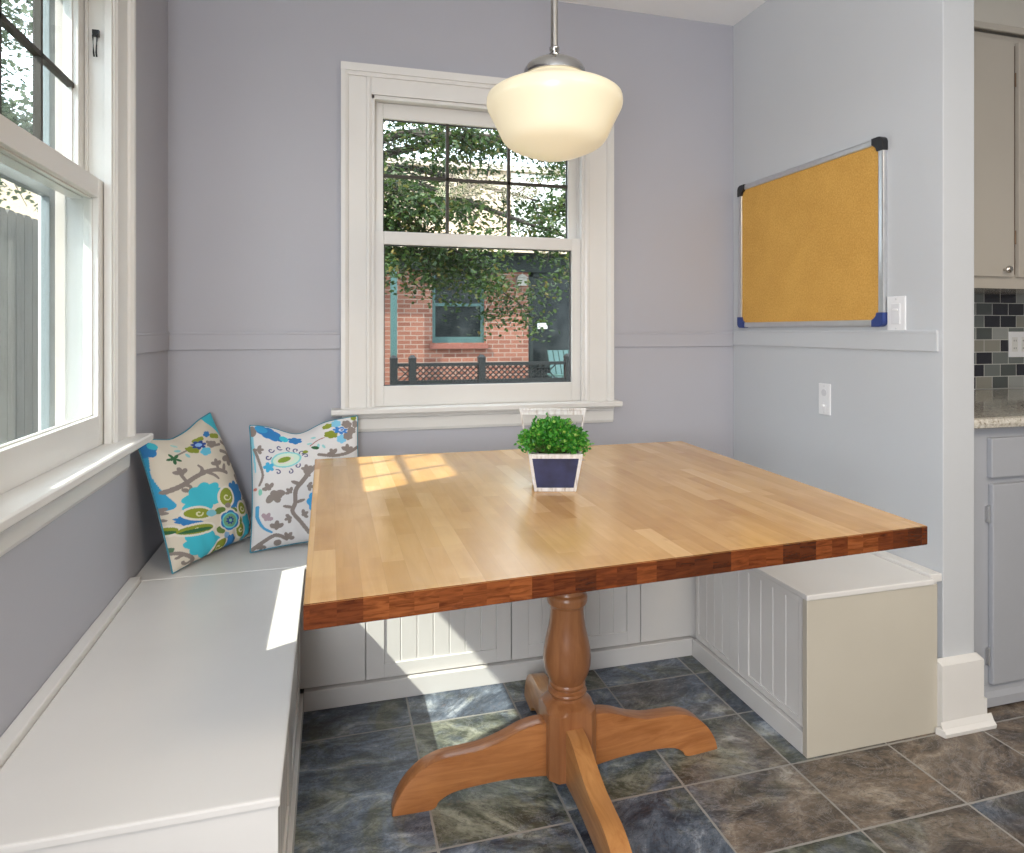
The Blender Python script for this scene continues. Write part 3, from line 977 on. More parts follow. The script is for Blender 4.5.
# ------------------------------------------------------------------ pillows
TEAL = (0.05, 0.50, 0.64); BLUE = (0.03, 0.20, 0.50); OLIVE = (0.25, 0.30, 0.03); TAUPE = (0.26, 0.22, 0.20)
DGREEN = (0.03, 0.13, 0.05); PALE = (0.45, 0.72, 0.66); NAVY = (0.02, 0.06, 0.28)
class Pat:
    def __init__(s, P, base):
        s.P = P
        s.c = np.tile(np.array(base), (len(P), 1))
    def put(s, m, col): s.c[m] = col
    def local(s, cx, cy, rot):
        d = s.P - np.array([cx, cy])
        a = math.radians(rot)
        return d[:, 0]*math.cos(a) + d[:, 1]*math.sin(a), -d[:, 0]*math.sin(a) + d[:, 1]*math.cos(a)
    def ell(s, cx, cy, a, b, rot, col, scal=0, amp=0.0, ph=0):
        x, y = s.local(cx, cy, rot)
        r = np.sqrt((x/a)**2 + (y/b)**2)
        lim = 1.0
        if scal:
            th = np.arctan2(y/b, x/a)
            lim = 1 - amp + amp*np.abs(np.sin(scal*th/2 + ph))*1.3
        s.put(r < lim, col)
    def line(s, pts, w, col):
        for i in range(len(pts)-1):
            a = np.array(pts[i], float); b = np.array(pts[i+1], float)
            d = b - a
            t = np.clip(((s.P - a) @ d) / max(d @ d, 1e-6), 0, 1)
            q = s.P - (a + t[:, None]*d)
            ww = w if not isinstance(w, (list, tuple)) else (w[0] + (w[1]-w[0])*(i + t)/(len(pts)-1))
            s.put((q**2).sum(1) < np.asarray(ww)**2 if np.ndim(ww) else (q**2).sum(1) < ww*ww, col)
    def curve(s, pts, w, col):
        s.line(spl([tuple(map(float, p)) for p in pts], 5), w, col)
    def curl(s, cx, cy, r, a0, turn, w, col):
        pts = []
        for k in range(15):
            t = k/14
            a = math.radians(a0 + turn*t)
            rr = r*(1 - 0.75*t)
            pts.append((cx + rr*math.cos(a), cy + rr*math.sin(a)))
        s.line(pts, w, col)
    def leaf(s, x, y, L, w, rot, col):
        a = math.radians(rot)
        s.ell(x + math.cos(a)*L/2, y + math.sin(a)*L/2, L/2, w/2, rot, col)
    def trefoil(s, x, y, r, rot, col):
        for k in (-60, 0, 60):
            a = math.radians(rot + k)
            s.ell(x + r*0.75*math.cos(a), y + r*0.75*math.sin(a), r*0.62, r*0.42, rot + k, col)
        s.ell(x, y, r*0.4, r*0.4, 0, col)

def pat_left(P):
    p = Pat(P, (0.68, 0.62, 0.52))
    # blue bands on the edges
    p.curve([(40, 200), (55, 330), (85, 420), (120, 480)], [26, 20], (0.04, 0.34, 0.58))
    p.ell(68, 215, 26, 42, 10, BLUE, 5, 0.2); p.ell(82, 195, 16, 18, 0, TEAL)
    p.curve([(335, 85), (380, 140), (425, 200), (455, 260), (470, 330)], [30, 22], TEAL)
    p.curve([(425, 200), (470, 290), (505, 420), (525, 560)], [22, 16], (0.05, 0.25, 0.50))
    # taupe scroll across the middle
    p.curve([(110, 415), (160, 385), (210, 350), (260, 325), (310, 322), (352, 335)], [11, 9], TAUPE)
    p.trefoil(160, 330, 24, -110, TAUPE); p.curve([(175, 375), (160, 345), (150, 320)], 7, TAUPE)
    p.curve([(235, 335), (240, 310), (228, 292)], [9, 4], TAUPE)
    p.trefoil(308, 298, 22, -95, TAUPE); p.curve([(310, 322), (308, 305)], 7, TAUPE)
    p.leaf(335, 335, 45, 18, -70, TAUPE); p.curve([(250, 325), (285, 345), (300, 362)], [8, 5], TAUPE)
    p.curve([(160, 385), (185, 395), (180, 418)], [8, 6], TAUPE); p.ell(165, 412, 15, 10, 20, TAUPE)
    # flower sprig at the top
    p.curve([(150, 240), (190, 212), (225, 195)], 4, TAUPE)
    for a in (0, 72, 144, 216, 288): p.leaf(142, 256, 30, 13, a + 20, DGREEN)
    p.leaf(150, 212, 26, 14, -10, (0.25, 0.55, 0.55)); p.leaf(190, 225, 26, 13, 60, (0.25, 0.55, 0.6)); p.leaf(168, 185, 26, 12, 200, (0.35, 0.62, 0.6))
    p.ell(222, 208, 30, 18, 25, OLIVE, 5, 0.15); p.ell(272, 228, 22, 20, 0, (0.12, 0.50, 0.70), 5, 0.15); p.ell(305, 200, 24, 16, 0, TAUPE, 5, 0.15)
    p.ell(252, 165, 24, 12, -10, OLIVE, 4, 0.15); p.ell(328, 165, 26, 12, 10, OLIVE, 4, 0.15); p.ell(292, 150, 16, 14, 0, BLUE, 5, 0.2)
    p.ell(250, 190, 28, 20, 20, NAVY, 7, 0.3); p.ell(250, 190, 13, 9, 20, (0.25, 0.45, 0.8))
    p.curve([(285, 185), (320, 205), (345, 205)], 6, TAUPE)
    # taupe florets on the right
    p.trefoil(385, 262, 32, 100, TAUPE); p.curve([(345, 235), (375, 245), (400, 270)], 8, TAUPE); p.ell(418, 305, 15, 15, 0, TAUPE, 5, 0.35)
    p.curve([(360, 195), (395, 215), (410, 235)], [8, 5], TAUPE); p.ell(432, 262, 10, 16, 0, OLIVE, 4, 0.2)
    p.curve([(412, 350), (435, 400), (465, 440), (480, 500), (490, 560), (450, 640)], [9, 7], TAUPE)
    p.leaf(440, 400, 34, 14, -60, TAUPE); p.leaf(465, 440, 30, 12, 150, TAUPE); p.leaf(480, 500, 34, 12, -50, TAUPE); p.leaf(488, 580, 36, 12, -150, TAUPE); p.leaf(485, 350, 30, 12, -100, TAUPE)
    # lower left scrolls
    p.curve([(75, 500), (100, 530), (120, 545)], 7, TAUPE); p.trefoil(100, 505, 20, -40, TAUPE)
    p.curve([(110, 640), (140, 690), (175, 700), (225, 735), (215, 770)], 8, TAUPE); p.curl(195, 735, 32, -150, 300, 6, TAUPE); p.ell(145, 680, 12, 12, 0, (0.10, 0.2, 0.12), 4, 0.2)
    # big flower
    cx, cy = 350, 560
    Wt = (0.74, 0.70, 0.62)
    pet = [(232, 450, 88, 62, -35, TEAL), (382, 440, 52, 66, 15, BLUE), (442, 580, 30, 66, 5, TEAL), (380, 665, 28, 44, -30, BLUE), (250, 665, 82, 58, 30, TEAL), (185, 558, 50, 22, 20, BLUE)]
    for x, y, a, b, r, c in pet:
        p.ell(x, y, a, b, r, c, 9, 0.14)
    grn = [(330, 450, 30, 42, 0), (210, 522, 50, 24, 5), (418, 500, 26, 28, 20), (210, 595, 62, 20, -8), (325, 685, 24, 44, 20), (412, 600, 20, 34, -20), (125, 595, 30, 18, -10)]
    for x, y, a, b, r in grn:
        p.ell(x, y, a + 10, b + 10, r, Wt)
    for x, y, a, b, r in grn:
        p.ell(x, y, a, b, r, OLIVE)
        p.curl(x, y, min(a, b)*0.65, 0, 300, 3.0, (0.68, 0.66, 0.42))
    p.ell(210, 600, 55, 9, -8, DGREEN); p.ell(125, 600, 26, 9, 0, DGREEN)
    for x, y, a, b, r in ((300, 515, 26, 15, -20), (310, 605, 22, 16, 20), (362, 515, 22, 16, 0), (400, 560, 14, 20, 0)):
        p.ell(x, y, a, b, r, (0.13, 0.22, 0.05))
    p.ell(262, 525, 22, 16, 0, (0.2, 0.5, 0.6)); p.ell(343, 628, 14, 16, 0, (0.25, 0.45, 0.7)); p.ell(335, 490, 14, 12, 0, TAUPE)
    p.ell(cx, cy, 54, 54, 0, Wt, 6, 0.1); p.ell(cx, cy, 46, 46, 0, BLUE, 6, 0.1); p.ell(cx, cy, 37, 37, 0, (0.15, 0.60, 0.62)); p.ell(cx, cy, 31, 31, 0, (0.16, 0.36, 0.22))
    p.ell(cx, cy, 18, 18, 0, NAVY, 8, 0.35); p.ell(cx, cy, 8, 8, 0, (0.2, 0.55, 0.4))
    return p.c

def pat_right(P):
    p = Pat(P, (0.72, 0.70, 0.70))
    p.curve([(62, 160), (70, 250), (78, 380)], [8, 3], (0.25, 0.62, 0.75))
    p.ell(70, 160, 18, 30, 0, TAUPE)
    # blue top flower
    p.ell(150, 165, 68, 36, 25, BLUE, 9, 0.12); p.ell(110, 145, 30, 20, 20, (0.04, 0.32, 0.62)); p.ell(268, 182, 34, 26, -5, BLUE, 6, 0.2); p.ell(215, 182, 22, 20, 0, TEAL)
    # paisley with curls
    for k, (x, y) in enumerate(((150, 265), (190, 245), (235, 245), (270, 252), (300, 270), (315, 290), (180, 385), (240, 380), (275, 345), (135, 305))):
        p.curl(x, y, 15, 40*k, 300, 3.0, (0.10, 0.10, 0.22))
    p.ell(222, 312, 76, 44, -18, (0.25, 0.62, 0.65)); p.ell(222, 312, 66, 36, -18, (0.62, 0.78, 0.66)); p.ell(215, 314, 46, 22, -20, (0.74, 0.72, 0.62)); p.ell(212, 314, 34, 14, -25, (0.22, 0.32, 0.04))
    p.ell(138, 358, 24, 26, 0, (0.06, 0.40, 0.66), 5, 0.35)
    p.ell(315, 265, 14, 10, 0, OLIVE)
    # taupe stems
    p.curve([(380, 345), (340, 375), (300, 430), (265, 480), (262, 545), (250, 590), (290, 640), (330, 690)], [12, 9], TAUPE)
    p.leaf(290, 450, 52, 20, 200, TAUPE); p.leaf(335, 410, 48, 20, -130, TAUPE); p.trefoil(320, 370, 22, -100, TAUPE)
    p.trefoil(325, 460, 20, 10, TAUPE); p.trefoil(240, 490, 20, -140, TAUPE); p.leaf(262, 545, 50, 16, -20, TAUPE); p.leaf(255, 570, 52, 16, 190, TAUPE)
    p.trefoil(240, 620, 20, 160, TAUPE); p.trefoil(300, 605, 20, -30, TAUPE)
    p.curve([(75, 260), (95, 330), (110, 400), (95, 450)], [7, 5], TAUPE); p.trefoil(90, 262, 20, 0, TAUPE)
    p.trefoil(160, 495, 40, 60, TAUPE); p.trefoil(140, 470, 24, -120, TAUPE); p.ell(180, 510, 20, 16, 0, TAUPE)
    p.ell(100, 485, 9, 16, 0, (0.25, 0.6, 0.5)); p.ell(78, 468, 8, 8, 0, (0.6, 0.2, 0.15))
    p.curve([(90, 560), (92, 610), (120, 660), (160, 685)], [9, 5], (0.08, 0.35, 0.6))
    p.trefoil(130, 620, 24, -60, (0.40, 0.30, 0.34)); p.trefoil(180, 665, 26, -90, TAUPE)
    p.curve([(80, 760), (130, 725), (180, 700), (230, 720)], [10, 8], TAUPE); p.trefoil(235, 715, 22, -60, TAUPE); p.trefoil(120, 745, 18, 90, TAUPE); p.ell(190, 735, 18, 14, 0, TAUPE)
    # blue half flower at the right middle
    p.ell(362, 540, 44, 52, 0, (0.05, 0.33, 0.66), 7, 0.15)
    p.trefoil(440, 500, 40, 0, TAUPE); p.curve([(380, 420), (440, 450), (500, 440), (560, 480)], 9, TAUPE); p.ell(480, 600, 70, 50, 20, TEAL, 9, 0.14)
    # flower cluster top right
    for x, y, a, b, r, c in ((430, 130, 28, 16, -10, OLIVE), (445, 182, 36, 22, 10, OLIVE), (475, 122, 26, 24, 0, (0.22, 0.55, 0.75)), (500, 210, 26, 24, 0, (0.22, 0.55, 0.78)),
                             (530, 130, 28, 22, 20, TAUPE), (555, 165, 24, 20, 0, TAUPE), (535, 195, 26, 22, 0, TAUPE), (567, 95, 16, 16, 0, OLIVE), (575, 130, 16, 22, 0, TAUPE)):
        p.ell(x, y, a, b, r, c, 6, 0.15)
    p.ell(495, 162, 38, 20, 10, (0.05, 0.22, 0.60), 7, 0.3); p.ell(500, 160, 14, 8, 0, (0.6, 0.7, 0.85)); p.ell(503, 160, 7, 4, 0, NAVY)
    p.curve([(340, 230), (375, 205), (410, 195)], 3, (0.4, 0.2, 0.2))
    for x, y, r in ((370, 185, 200), (400, 235, 60), (350, 215, 180), (380, 225, 90)): p.leaf(x, y, 26, 13, r, (0.30, 0.62, 0.62))
    p.leaf(345, 240, 40, 20, 20, DGREEN)
    p.trefoil(530, 272, 26, -90, TAUPE); p.trefoil(455, 290, 24, -120, TAUPE); p.curve([(380, 290), (450, 300), (530, 285), (590, 250)], 8, TAUPE)
    return p.c

fab = NT('printed_cotton')
at = fab.n('ShaderNodeVertexColor'); at.layer_name = 'print'
fab.col(at.outputs[0]); fab.rough(0.9)
fab.bump(fab.noise(fab.obj(), 600, 2), 0.15, 0.0006)
FABRIC = fab.m
PIPE = paint('teal_piping_cloth', (0.06, 0.26, 0.36), 0.85, 0.1, 0.1, 40)

def pillow(label, corners, q2, patfun, T, base, dent=None, N=260, flip=1):
    """corners BL, BR, TR, TL in world space; q2 the same corners in the print's own frame"""
    BL, BR, TR, TL = [Vector(c) for c in corners]
    org = (BL + BR) / 2
    org.z = LZ + 0.001
    nrm = (BR - BL).cross(TL - BL).normalized()
    root = thing('throw_pillow', label, 'pillow', org)
    def make(side, n):
        g = np.linspace(0, 1, n)
        U, V = np.meshgrid(g, g)
        u = U.ravel(); v = V.ravel()
        a = 2*u - 1; b = 2*v - 1
        # corners pulled to points: edges bow in
        uu = 0.5 + 0.5*a*(1 - 0.045*(1 - b*b))
        vv = 0.5 + 0.5*b*(1 - 0.045*(1 - a*a))
        c = np.array([list(p) for p in (BL, BR, TR, TL)])
        P = ((1-vv)*(1-uu))[:, None]*c[0] + ((1-vv)*uu)[:, None]*c[1] + (vv*uu)[:, None]*c[2] + (vv*(1-uu))[:, None]*c[3]
        th = T * (np.clip(1-a*a, 0, 1)**0.45) * (np.clip(1-b*b, 0, 1)**0.45)
        th = th * (1 + 0.06*np.sin(7*a + 3*b) * (1-np.abs(b)))
        th = th * (1.0 - 0.15*b)
        wr = 0.0035*np.sin(18*a*(1-0.5*b) + 5*b)*np.clip(np.abs(b), 0, 1)**2*(1-a*a)
        if dent:
            du, dw, dd = dent
            k = np.exp(-((u-du)/dw)**2) * v**5
            P[:, 2] -= dd*k
            th = th*(1 - 0.35*np.exp(-((u-du)/(dw*0.8))**2)*v**2)
            th = np.clip(th, 0, None)
        s = side
        P = P + (s*th*(1 if s > 0 else 0.55) + (wr if s > 0 else 0))[:, None]*np.array(nrm)
        qc = np.array(q2, float)
        Q = ((1-v)*(1-u))[:, None]*qc[0] + ((1-v)*u)[:, None]*qc[1] + (v*u)[:, None]*qc[2] + (v*(1-u))[:, None]*qc[3]
        return P, Q
    P1, Q1 = make(1, N)
    n2 = 60
    P2, Q2 = make(-1, n2)
    me = bpy.data.meshes.new('pillow_cover')
    def faces(n, off, rev):
        i, j = np.meshgrid(np.arange(n-1), np.arange(n-1))
        k = (j*n + i).ravel() + off
        f = np.stack([k, k+1, k+n+1, k+n], 1)
        return (f[:, ::-1] if rev else f).tolist()
    V = np.vstack([P1, P2]) - np.array(org)
    V[:, 2] = np.maximum(V[:, 2], 0.001)
    me.from_pydata(V.tolist(), [], faces(N, 0, False) + faces(n2, N*N, True))
    me.update()
    ca = me.color_attributes.new('print', 'FLOAT_COLOR', 'POINT')
    cols = np.vstack([patfun(Q1), patfun(Q2)])
    arr = np.ones((len(cols), 4), np.float32); arr[:, :3] = cols
    ca.data.foreach_set('color', arr.ravel())
    link('pillow_cover', me, FABRIC, root, smooth=True)
    # corded seam round the rim
    rim = [i for i in range(N)] + [i*N + N-1 for i in range(1, N)] + [N*(N-1) + i for i in range(N-2, -1, -1)] + [i*N for i in range(N-2, 0, -1)]
    pts = [V[i] for i in rim[::4]]; pts.append(pts[0])
    mb = MB(); mb.tube(pts, 0.0028, 6)
    mb.build('piping', base, root, smooth=True)
    return root

pillow('beige floral pillow with one big teal flower, slumped in the corner on the bench',
       [(-0.462, 2.210, 0.463), (-0.262, 2.520, 0.470), (-0.418, 2.590, 0.905), (-0.552, 2.175, 0.878)],
       [(170, 785), (525, 610), (355, 65), (45, 170)], pat_left, 0.072, PIPE, dent=(0.45, 0.28, 0.030))
pillow('whiter floral pillow with a paisley motif and dented top edge, beside the table',
       [(-0.255, 2.345, 0.464), (0.115, 2.420, 0.464), (0.100, 2.555, 0.880), (-0.275, 2.505, 0.865)],
       [(75, 770), (600, 690), (590, 85), (60, 125)], pat_right, 0.058, FABRIC if False else PIPE, dent=(0.42, 0.20, 0.038))

# ------------------------------------------------------------------ kitchen
def knob(mb, x, y, z, r=0.014):
    M = Matrix.Translation((x, y, z)) @ Matrix.Rotation(R(90), 4, 'X')
    mb.lathe([(0.006, 0), (0.005, 0.012), (r, 0.018), (r*1.05, 0.024), (r*0.7, 0.030), (0.002, 0.032)], 24, M)
def hinge(mb, x, y, z):
    mb.box(x - 0.010, x + 0.006, y - 0.004, y, z - 0.025, z + 0.025)
    mb.lathe([(0.0035, -0.028), (0.0035, 0.028)], 12, Matrix.Translation((x, y - 0.005, z)))
KY = 1.62
tk = thing('base_cabinet', 'grey kitchen base cabinet with a drawer over a door beyond the right wall', 'cabinet', (2.6, 2.0, 0))
MB().box(1.908, 3.30, KY, 2.372, 0.075, 0.8955).build('cabinet_body', CABB, tk, 0.001)
MB().box(1.908, 3.30, KY + 0.06, 2.375, 0.0, 0.075).build('toe_kick', DARKGAP, tk)
mb = MB(); mb.prism([(1.908, KY, 0.012), (1.908, KY - 0.012, 0.012), (1.908, KY - 0.012, 0.040), (1.908, KY - 0.004, 0.056), (1.908, KY, 0.075)], (1.39, 0, 0))
mb.build('base_moulding', CABB, tk)
for (a, b) in ((2.010, 2.40), (2.45, 2.84), (2.89, 3.27)):
    dr = MB().box(a, b, KY - 0.018, KY, 0.736, 0.862).build('drawer', CABB, tk, 0.004)
    mb = MB(); mb.tube([(b - 0.24, KY - 0.018, 0.80), (b - 0.24, KY - 0.045, 0.80), (b - 0.15, KY - 0.048, 0.80), (b - 0.15, KY - 0.018, 0.80)], 0.005)
    mb.build('handle', CHROME, dr, smooth=True)
    dd = MB().box(a + 0.005, b, KY - 0.018, KY, 0.082, 0.716).build('door', CABB, tk, 0.005)
    for hz in (0.62, 0.17):
        mb = MB(); hinge(mb, a + 0.002, KY - 0.002, hz); mb.build('hinge', ALU, dd, smooth=True)
put(tk)
o = MB().box(1.906, 3.32, 1.575, 2.372, 0.896, 0.930).build('countertop', GRANITE, bevel=0.016)
tag(o, 'speckled cream granite countertop on the grey kitchen base cabinet', 'countertop')
o = MB().box(1.906, 3.32, 2.3725, 2.3795, 0.9305, 1.372).build('trim_5', MOSAIC); struct(o)
tu = thing('wall_cabinet', 'glossy beige kitchen wall cabinet above the mosaic tiles', 'cabinet', (2.9, 2.2, 1.37))
UY = 2.05
MB().box(1.908, 3.45, UY, 2.370, 1.372, 2.398).build('cabinet_body', CAB, tu, 0.001)
for (a, b, kx) in ((2.30, 2.668, 2.612), (2.692, 3.06, 2.735)):
    d = MB().box(a, b, UY - 0.018, UY, 1.418, 2.372).build('door', CAB, tu, 0.004)
    mb = MB(); knob(mb, kx, UY - 0.018, 1.446); mb.build('knob', metal('nickel_knob', (0.55, 0.52, 0.48), 0.25), d, smooth=True)
    if a > 2.5:
        for hz in (2.22, 1.58):
            mb = MB(); hinge(mb, a - 0.006, UY - 0.002, hz)
            mb.build('hinge', metal('bronze_hinge', (0.22, 0.15, 0.10), 0.4), d, smooth=True)
MB().box(2.669, 2.690, UY - 0.003, UY - 0.0005, 1.43, 2.36).build('door_gap_shade', paint('painted_gap_shadow', (0.10, 0.06, 0.04), 0.6, 0.05, 0), tu)  # dark strip painted in for the shade between the doors
put(tu)
to = thing('power_outlet', 'white power outlet plate on the kitchen mosaic tiles', 'outlet', (3.135, 2.372, 1.137))
MB().box(-0.060, 0.060, -0.006, 0, -0.060, 0.060).build('outlet_plate', SWITCH, to, 0.002)
for sx in (-0.028, 0.028):
    MB().box(sx - 0.017, sx + 0.017, -0.008, -0.005, -0.034, 0.034).build('socket_face', paint('socket_plastic', (0.72, 0.71, 0.68), 0.4, 0.01, 0), to, 0.001)
    for z in (-0.018, 0.018):
        for dx in (-0.006, 0.006):
            MB().box(sx + dx - 0.0012, sx + dx + 0.0012, -0.0087, -0.0078, z - 0.004, z + 0.004).build('socket_slot', DARKGAP, to)

# ------------------------------------------------------------------ outdoors
GZ = -0.45
o = MB().box(-14, 22, 2.85, 30, GZ - 0.1, GZ).box(-14, -0.75, -6, 2.85, GZ - 0.1, GZ).build('ground', paint('lawn', (0.10, 0.12, 0.05), 0.9, 0.3, 0.3, 3)); struct(o)
HY = 11.0
CREAM = paint('cream_stucco', (0.55, 0.43, 0.32), 0.8, 0.04, 0, 3)
WSID = paint('white_siding', (0.80, 0.80, 0.78), 0.6, 0.03, 0, 3)
DKG = paint('dark_green_and_shade', (0.008, 0.014, 0.013), 0.7, 0.1, 0)
TEALP = paint('teal_house_trim', (0.045, 0.10, 0.095), 0.5, 0.1, 0, 6)
RAILP = paint('dark_rail_paint', (0.008, 0.009, 0.010), 0.7, 0.1, 0)
th = thing('house', 'red brick house with a dark porch railing seen through the back window', 'house', (2.5, HY, GZ))
def hmesh(mb, name, mat, parent=None, bevel=0):
    o = mb.build(name, mat, parent or th, bevel)
    return o
# brick wall round the window and the door
mb = MB()
def wh(a, b, c, d): mb.box(a, b, HY, HY + 0.25, c, d)
wh(-5, 1.65, GZ, 2.75); wh(1.65, 2.55, GZ, 1.0); wh(1.65, 2.55, 2.3, 2.75); wh(2.55, 3.33, GZ, 2.75); wh(3.33, 4.25, 2.25, 2.75); wh(4.25, 9, GZ, 2.75)
hmesh(mb, 'brick_wall', BRICK)
mb = MB()
mb.box(-5, 9, HY - 0.05, HY + 0.25, 2.69, 3.95)
hmesh(mb, 'upper_wall', CREAM)
mb = MB()
for k in range(6):
    z = 2.78 + k*0.19
    mb.prism([(3.0, HY - 0.06, z), (3.0, HY - 0.09, z), (3.0, HY - 0.065, z + 0.185), (3.0, HY - 0.06, z + 0.185)], (6, 0, 0))
hmesh(mb, 'siding', WSID)
mb = MB(); mb.box(-5, 9, HY - 0.40, HY - 0.05, 2.50, 2.56); mb.box(-5, 9, HY - 0.05, HY, 2.22, 2.56); hmesh(mb, 'soffit_and_shade', DKG)  # dark board on the wall stands in for deep porch shade
mb = MB(); mb.box(-5.1, 9.1, HY - 0.43, HY - 0.40, 2.51, 2.68); mb.box(-5.1, 9.1, HY - 0.43, HY - 0.06, 2.56, 2.69); hmesh(mb, 'fascia', CREAM)
mb = MB(); mb.prism([(-5.3, HY - 0.15, 3.93), (-5.3, HY + 4, 4.5), (-5.3, HY + 4, 4.6), (-5.3, HY - 0.15, 4.03)], (14.6, 0, 0)); hmesh(mb, 'roof', paint('pale_roof', (0.50, 0.42, 0.34), 0.9, 0.2, 0.2, 8))
mb = MB(); mb.box(1.60, 2.60, HY - 0.06, HY + 0.05, 0.90, 0.985); hmesh(mb, 'window_sill', paint('brick_sill', (0.20, 0.07, 0.05), 0.8, 0.2, 0.1, 20), None, 0.005)
mb = MB()
mb.box(1.65, 1.71, HY + 0.06, HY + 0.12, 1.0, 2.3); mb.box(2.49, 2.55, HY + 0.06, HY + 0.12, 1.0, 2.3); mb.box(1.71, 2.49, HY + 0.06, HY + 0.12, 1.0, 1.10); mb.box(1.71, 2.49, HY + 0.06, HY + 0.12, 2.24, 2.3); mb.box(1.71, 2.49, HY + 0.06, HY + 0.12, 1.62, 1.67)
hf = hmesh(mb, 'window_frame', TEALP)
mb = MB(); mb.box(1.71, 2.49, HY + 0.09, HY + 0.10, 1.08, 2.26)
gd = NT('dark_window_glass'); gd.col(gd.ramp(gd.noise(gd.obj(), 4, 3), [(0.35, (0.006, 0.009, 0.009)), (0.7, (0.03, 0.035, 0.035))])); gd.rough(0.25); gd.b.inputs['Specular IOR Level'].default_value = 0.2
hmesh(mb, 'window_pane', gd.m, hf)
mb = MB(); mb.box(3.36, 4.22, HY + 0.10, HY + 0.16, -0.1, 2.2); hd = hmesh(mb, 'front_door', gd.m)
mb = MB(); mb.box(3.33, 3.42, HY + 0.02, HY + 0.18, GZ, 2.25); mb.box(4.16, 4.25, HY + 0.02, HY + 0.18, GZ, 2.25); mb.box(3.33, 4.25, HY + 0.02, HY + 0.18, 2.15, 2.25); mb.box(3.42, 4.16, HY + 0.06, HY + 0.14, 0.55, 0.62)
hmesh(mb, 'door_frame', DKG, hd)
mb = MB(); mb.box(3.52, 3.70, HY + 0.07, HY + 0.10, 1.24, 1.34); hmesh(mb, 'mail_slot', WSID, hd)
mb = MB(); mb.box(3.10, 3.27, HY - 0.12, HY, 1.98, 2.12); mb.prism([(3.08, HY - 0.14, 2.12), (3.29, HY - 0.14, 2.12), (3.185, HY - 0.14, 2.18)], (0, 0.14, 0)); hmesh(mb, 'porch_lamp', paint('lantern', (0.25, 0.23, 0.2), 0.4, 0.1, 0))
mb = MB(); mb.box(0.93, 1.03, HY - 0.39, HY - 0.29, GZ, 2.50); mb.box(0.91, 1.05, HY - 0.40, HY - 0.28, 2.4, 2.50); hmesh(mb, 'porch_post', TEALP, None, 0.006)
# porch railing with lattice
RY = 9.35
mb = MB()
for x in (0.86, 1.12, 2.12, 3.45, 4.4): 
    mb.box(x - 0.05, x + 0.05, RY - 0.05, RY + 0.05, GZ, 0.80); mb.lathe([(0.075, 0.80), (0.075, 0.82), (0.03, 0.86)], 4, Matrix.Translation((x, RY, 0)) @ Matrix.Rotation(R(45), 4, 'Z'))
mb.box(0.86, 4.4, RY - 0.035, RY + 0.035, 0.70, 0.745)
mb.box(0.86, 4.4, RY - 0.03, RY + 0.03, 0.36, 0.50)
mb.box(0.86, 4.4, RY - 0.03, RY + 0.03, GZ, -0.1)
for k in range(14): mb.box(0.92 + k*0.26, 0.99 + k*0.26, RY - 0.012, RY + 0.012, -0.1, 0.36)
pr = hmesh(mb, 'porch_railing', RAILP)
mb = MB()
x = 0.9
while x < 3.1:
    for s in (1, -1):
        xa = x if s > 0 else x + 0.24
        mb.prism([(xa - 0.011, RY - 0.008, 0.49), (xa + 0.011, RY - 0.008, 0.49), (xa + s*0.24 + 0.011, RY - 0.008, 0.71), (xa + s*0.24 - 0.011, RY - 0.008, 0.71)], (0, 0.016, 0))
    x += 0.085
hmesh(mb, 'lattice', RAILP, pr)
mb = MB()
for k in range(8): mb.box(3.5 + k*0.115, 3.52 + k*0.115, RY - 0.01, RY + 0.01, 0.49, 0.71)
hmesh(mb, 'baluster', RAILP, pr)
mb = MB(); mb.box(-1, 8, 9.2, HY, GZ, GZ + 0.30); hmesh(mb, 'porch_floor', paint('porch_concrete', (0.35, 0.32, 0.30), 0.9, 0.1, 0.1))
for ch in th.children: ch.location = -Vector(th.location)
# porch chair (teal slatted armchair)
PC = Vector((3.86, 10.25, GZ + 0.30))
tcx = thing('porch_chair', 'teal slatted armchair on the porch of the brick house', 'chair', PC, R(15))
mb = MB()
for k in range(5): mb.prism([(-0.26 + k*0.108, 0.16, 0.42), (-0.17 + k*0.108, 0.16, 0.42), (-0.17 + k*0.108, 0.34, 1.02), (-0.26 + k*0.108, 0.34, 1.02)], (0, 0.02, 0.005))
mb.build('backrest', TEALP, tcx)
mb = MB()
for k in range(5): mb.box(-0.27, 0.27, -0.28 + k*0.095, -0.20 + k*0.095, 0.42 - k*0.008, 0.44 - k*0.008)
mb.build('seat', TEALP, tcx)
mb = MB(); mb.box(-0.36, -0.26, -0.32, 0.26, 0.62, 0.645); mb.build('armrest', TEALP, tcx)
mb = MB(); mb.box(0.26, 0.36, -0.32, 0.26, 0.62, 0.645); mb.build('armrest', TEALP, tcx)
for sx in (-0.31, 0.29):
    for sy in (-0.28, 0.20):
        MB().box(sx - 0.0, sx + 0.025, sy, sy + 0.06, 0.0, 0.62).build('leg', TEALP, tcx)

# weathered board fence past the left window
tf = thing('board_fence', 'weathered grey board fence outside the left window', 'fence', (-2.3, 3, GZ))
FW = wood('weathered_boards', (0.065, 0.058, 0.05), (0.13, 0.118, 0.105), (14, 14, 1.2), 0.85)
mb = MB()
y = -1.0
random.seed(3)
while y < 9:
    h = 2.55 + random.uniform(-0.01, 0.01)
    mb.prism([(-0.01, y - 3, 0), (-0.01, y + 0.135 - 3, 0), (-0.01, y + 0.135 - 3, h - 0.03), (-0.01, y + 0.105 - 3, h), (-0.01, y + 0.03 - 3, h), (-0.01, y - 3, h - 0.03)], (0.02, 0, 0))
    y += 0.142
mb.build('fence_boards', FW, tf)
mb = MB()
for z in (0.4, 1.4, 2.3): mb.box(-0.05, -0.01, -4, 6, z, z + 0.09)
mb.build('fence_rail', FW, tf)

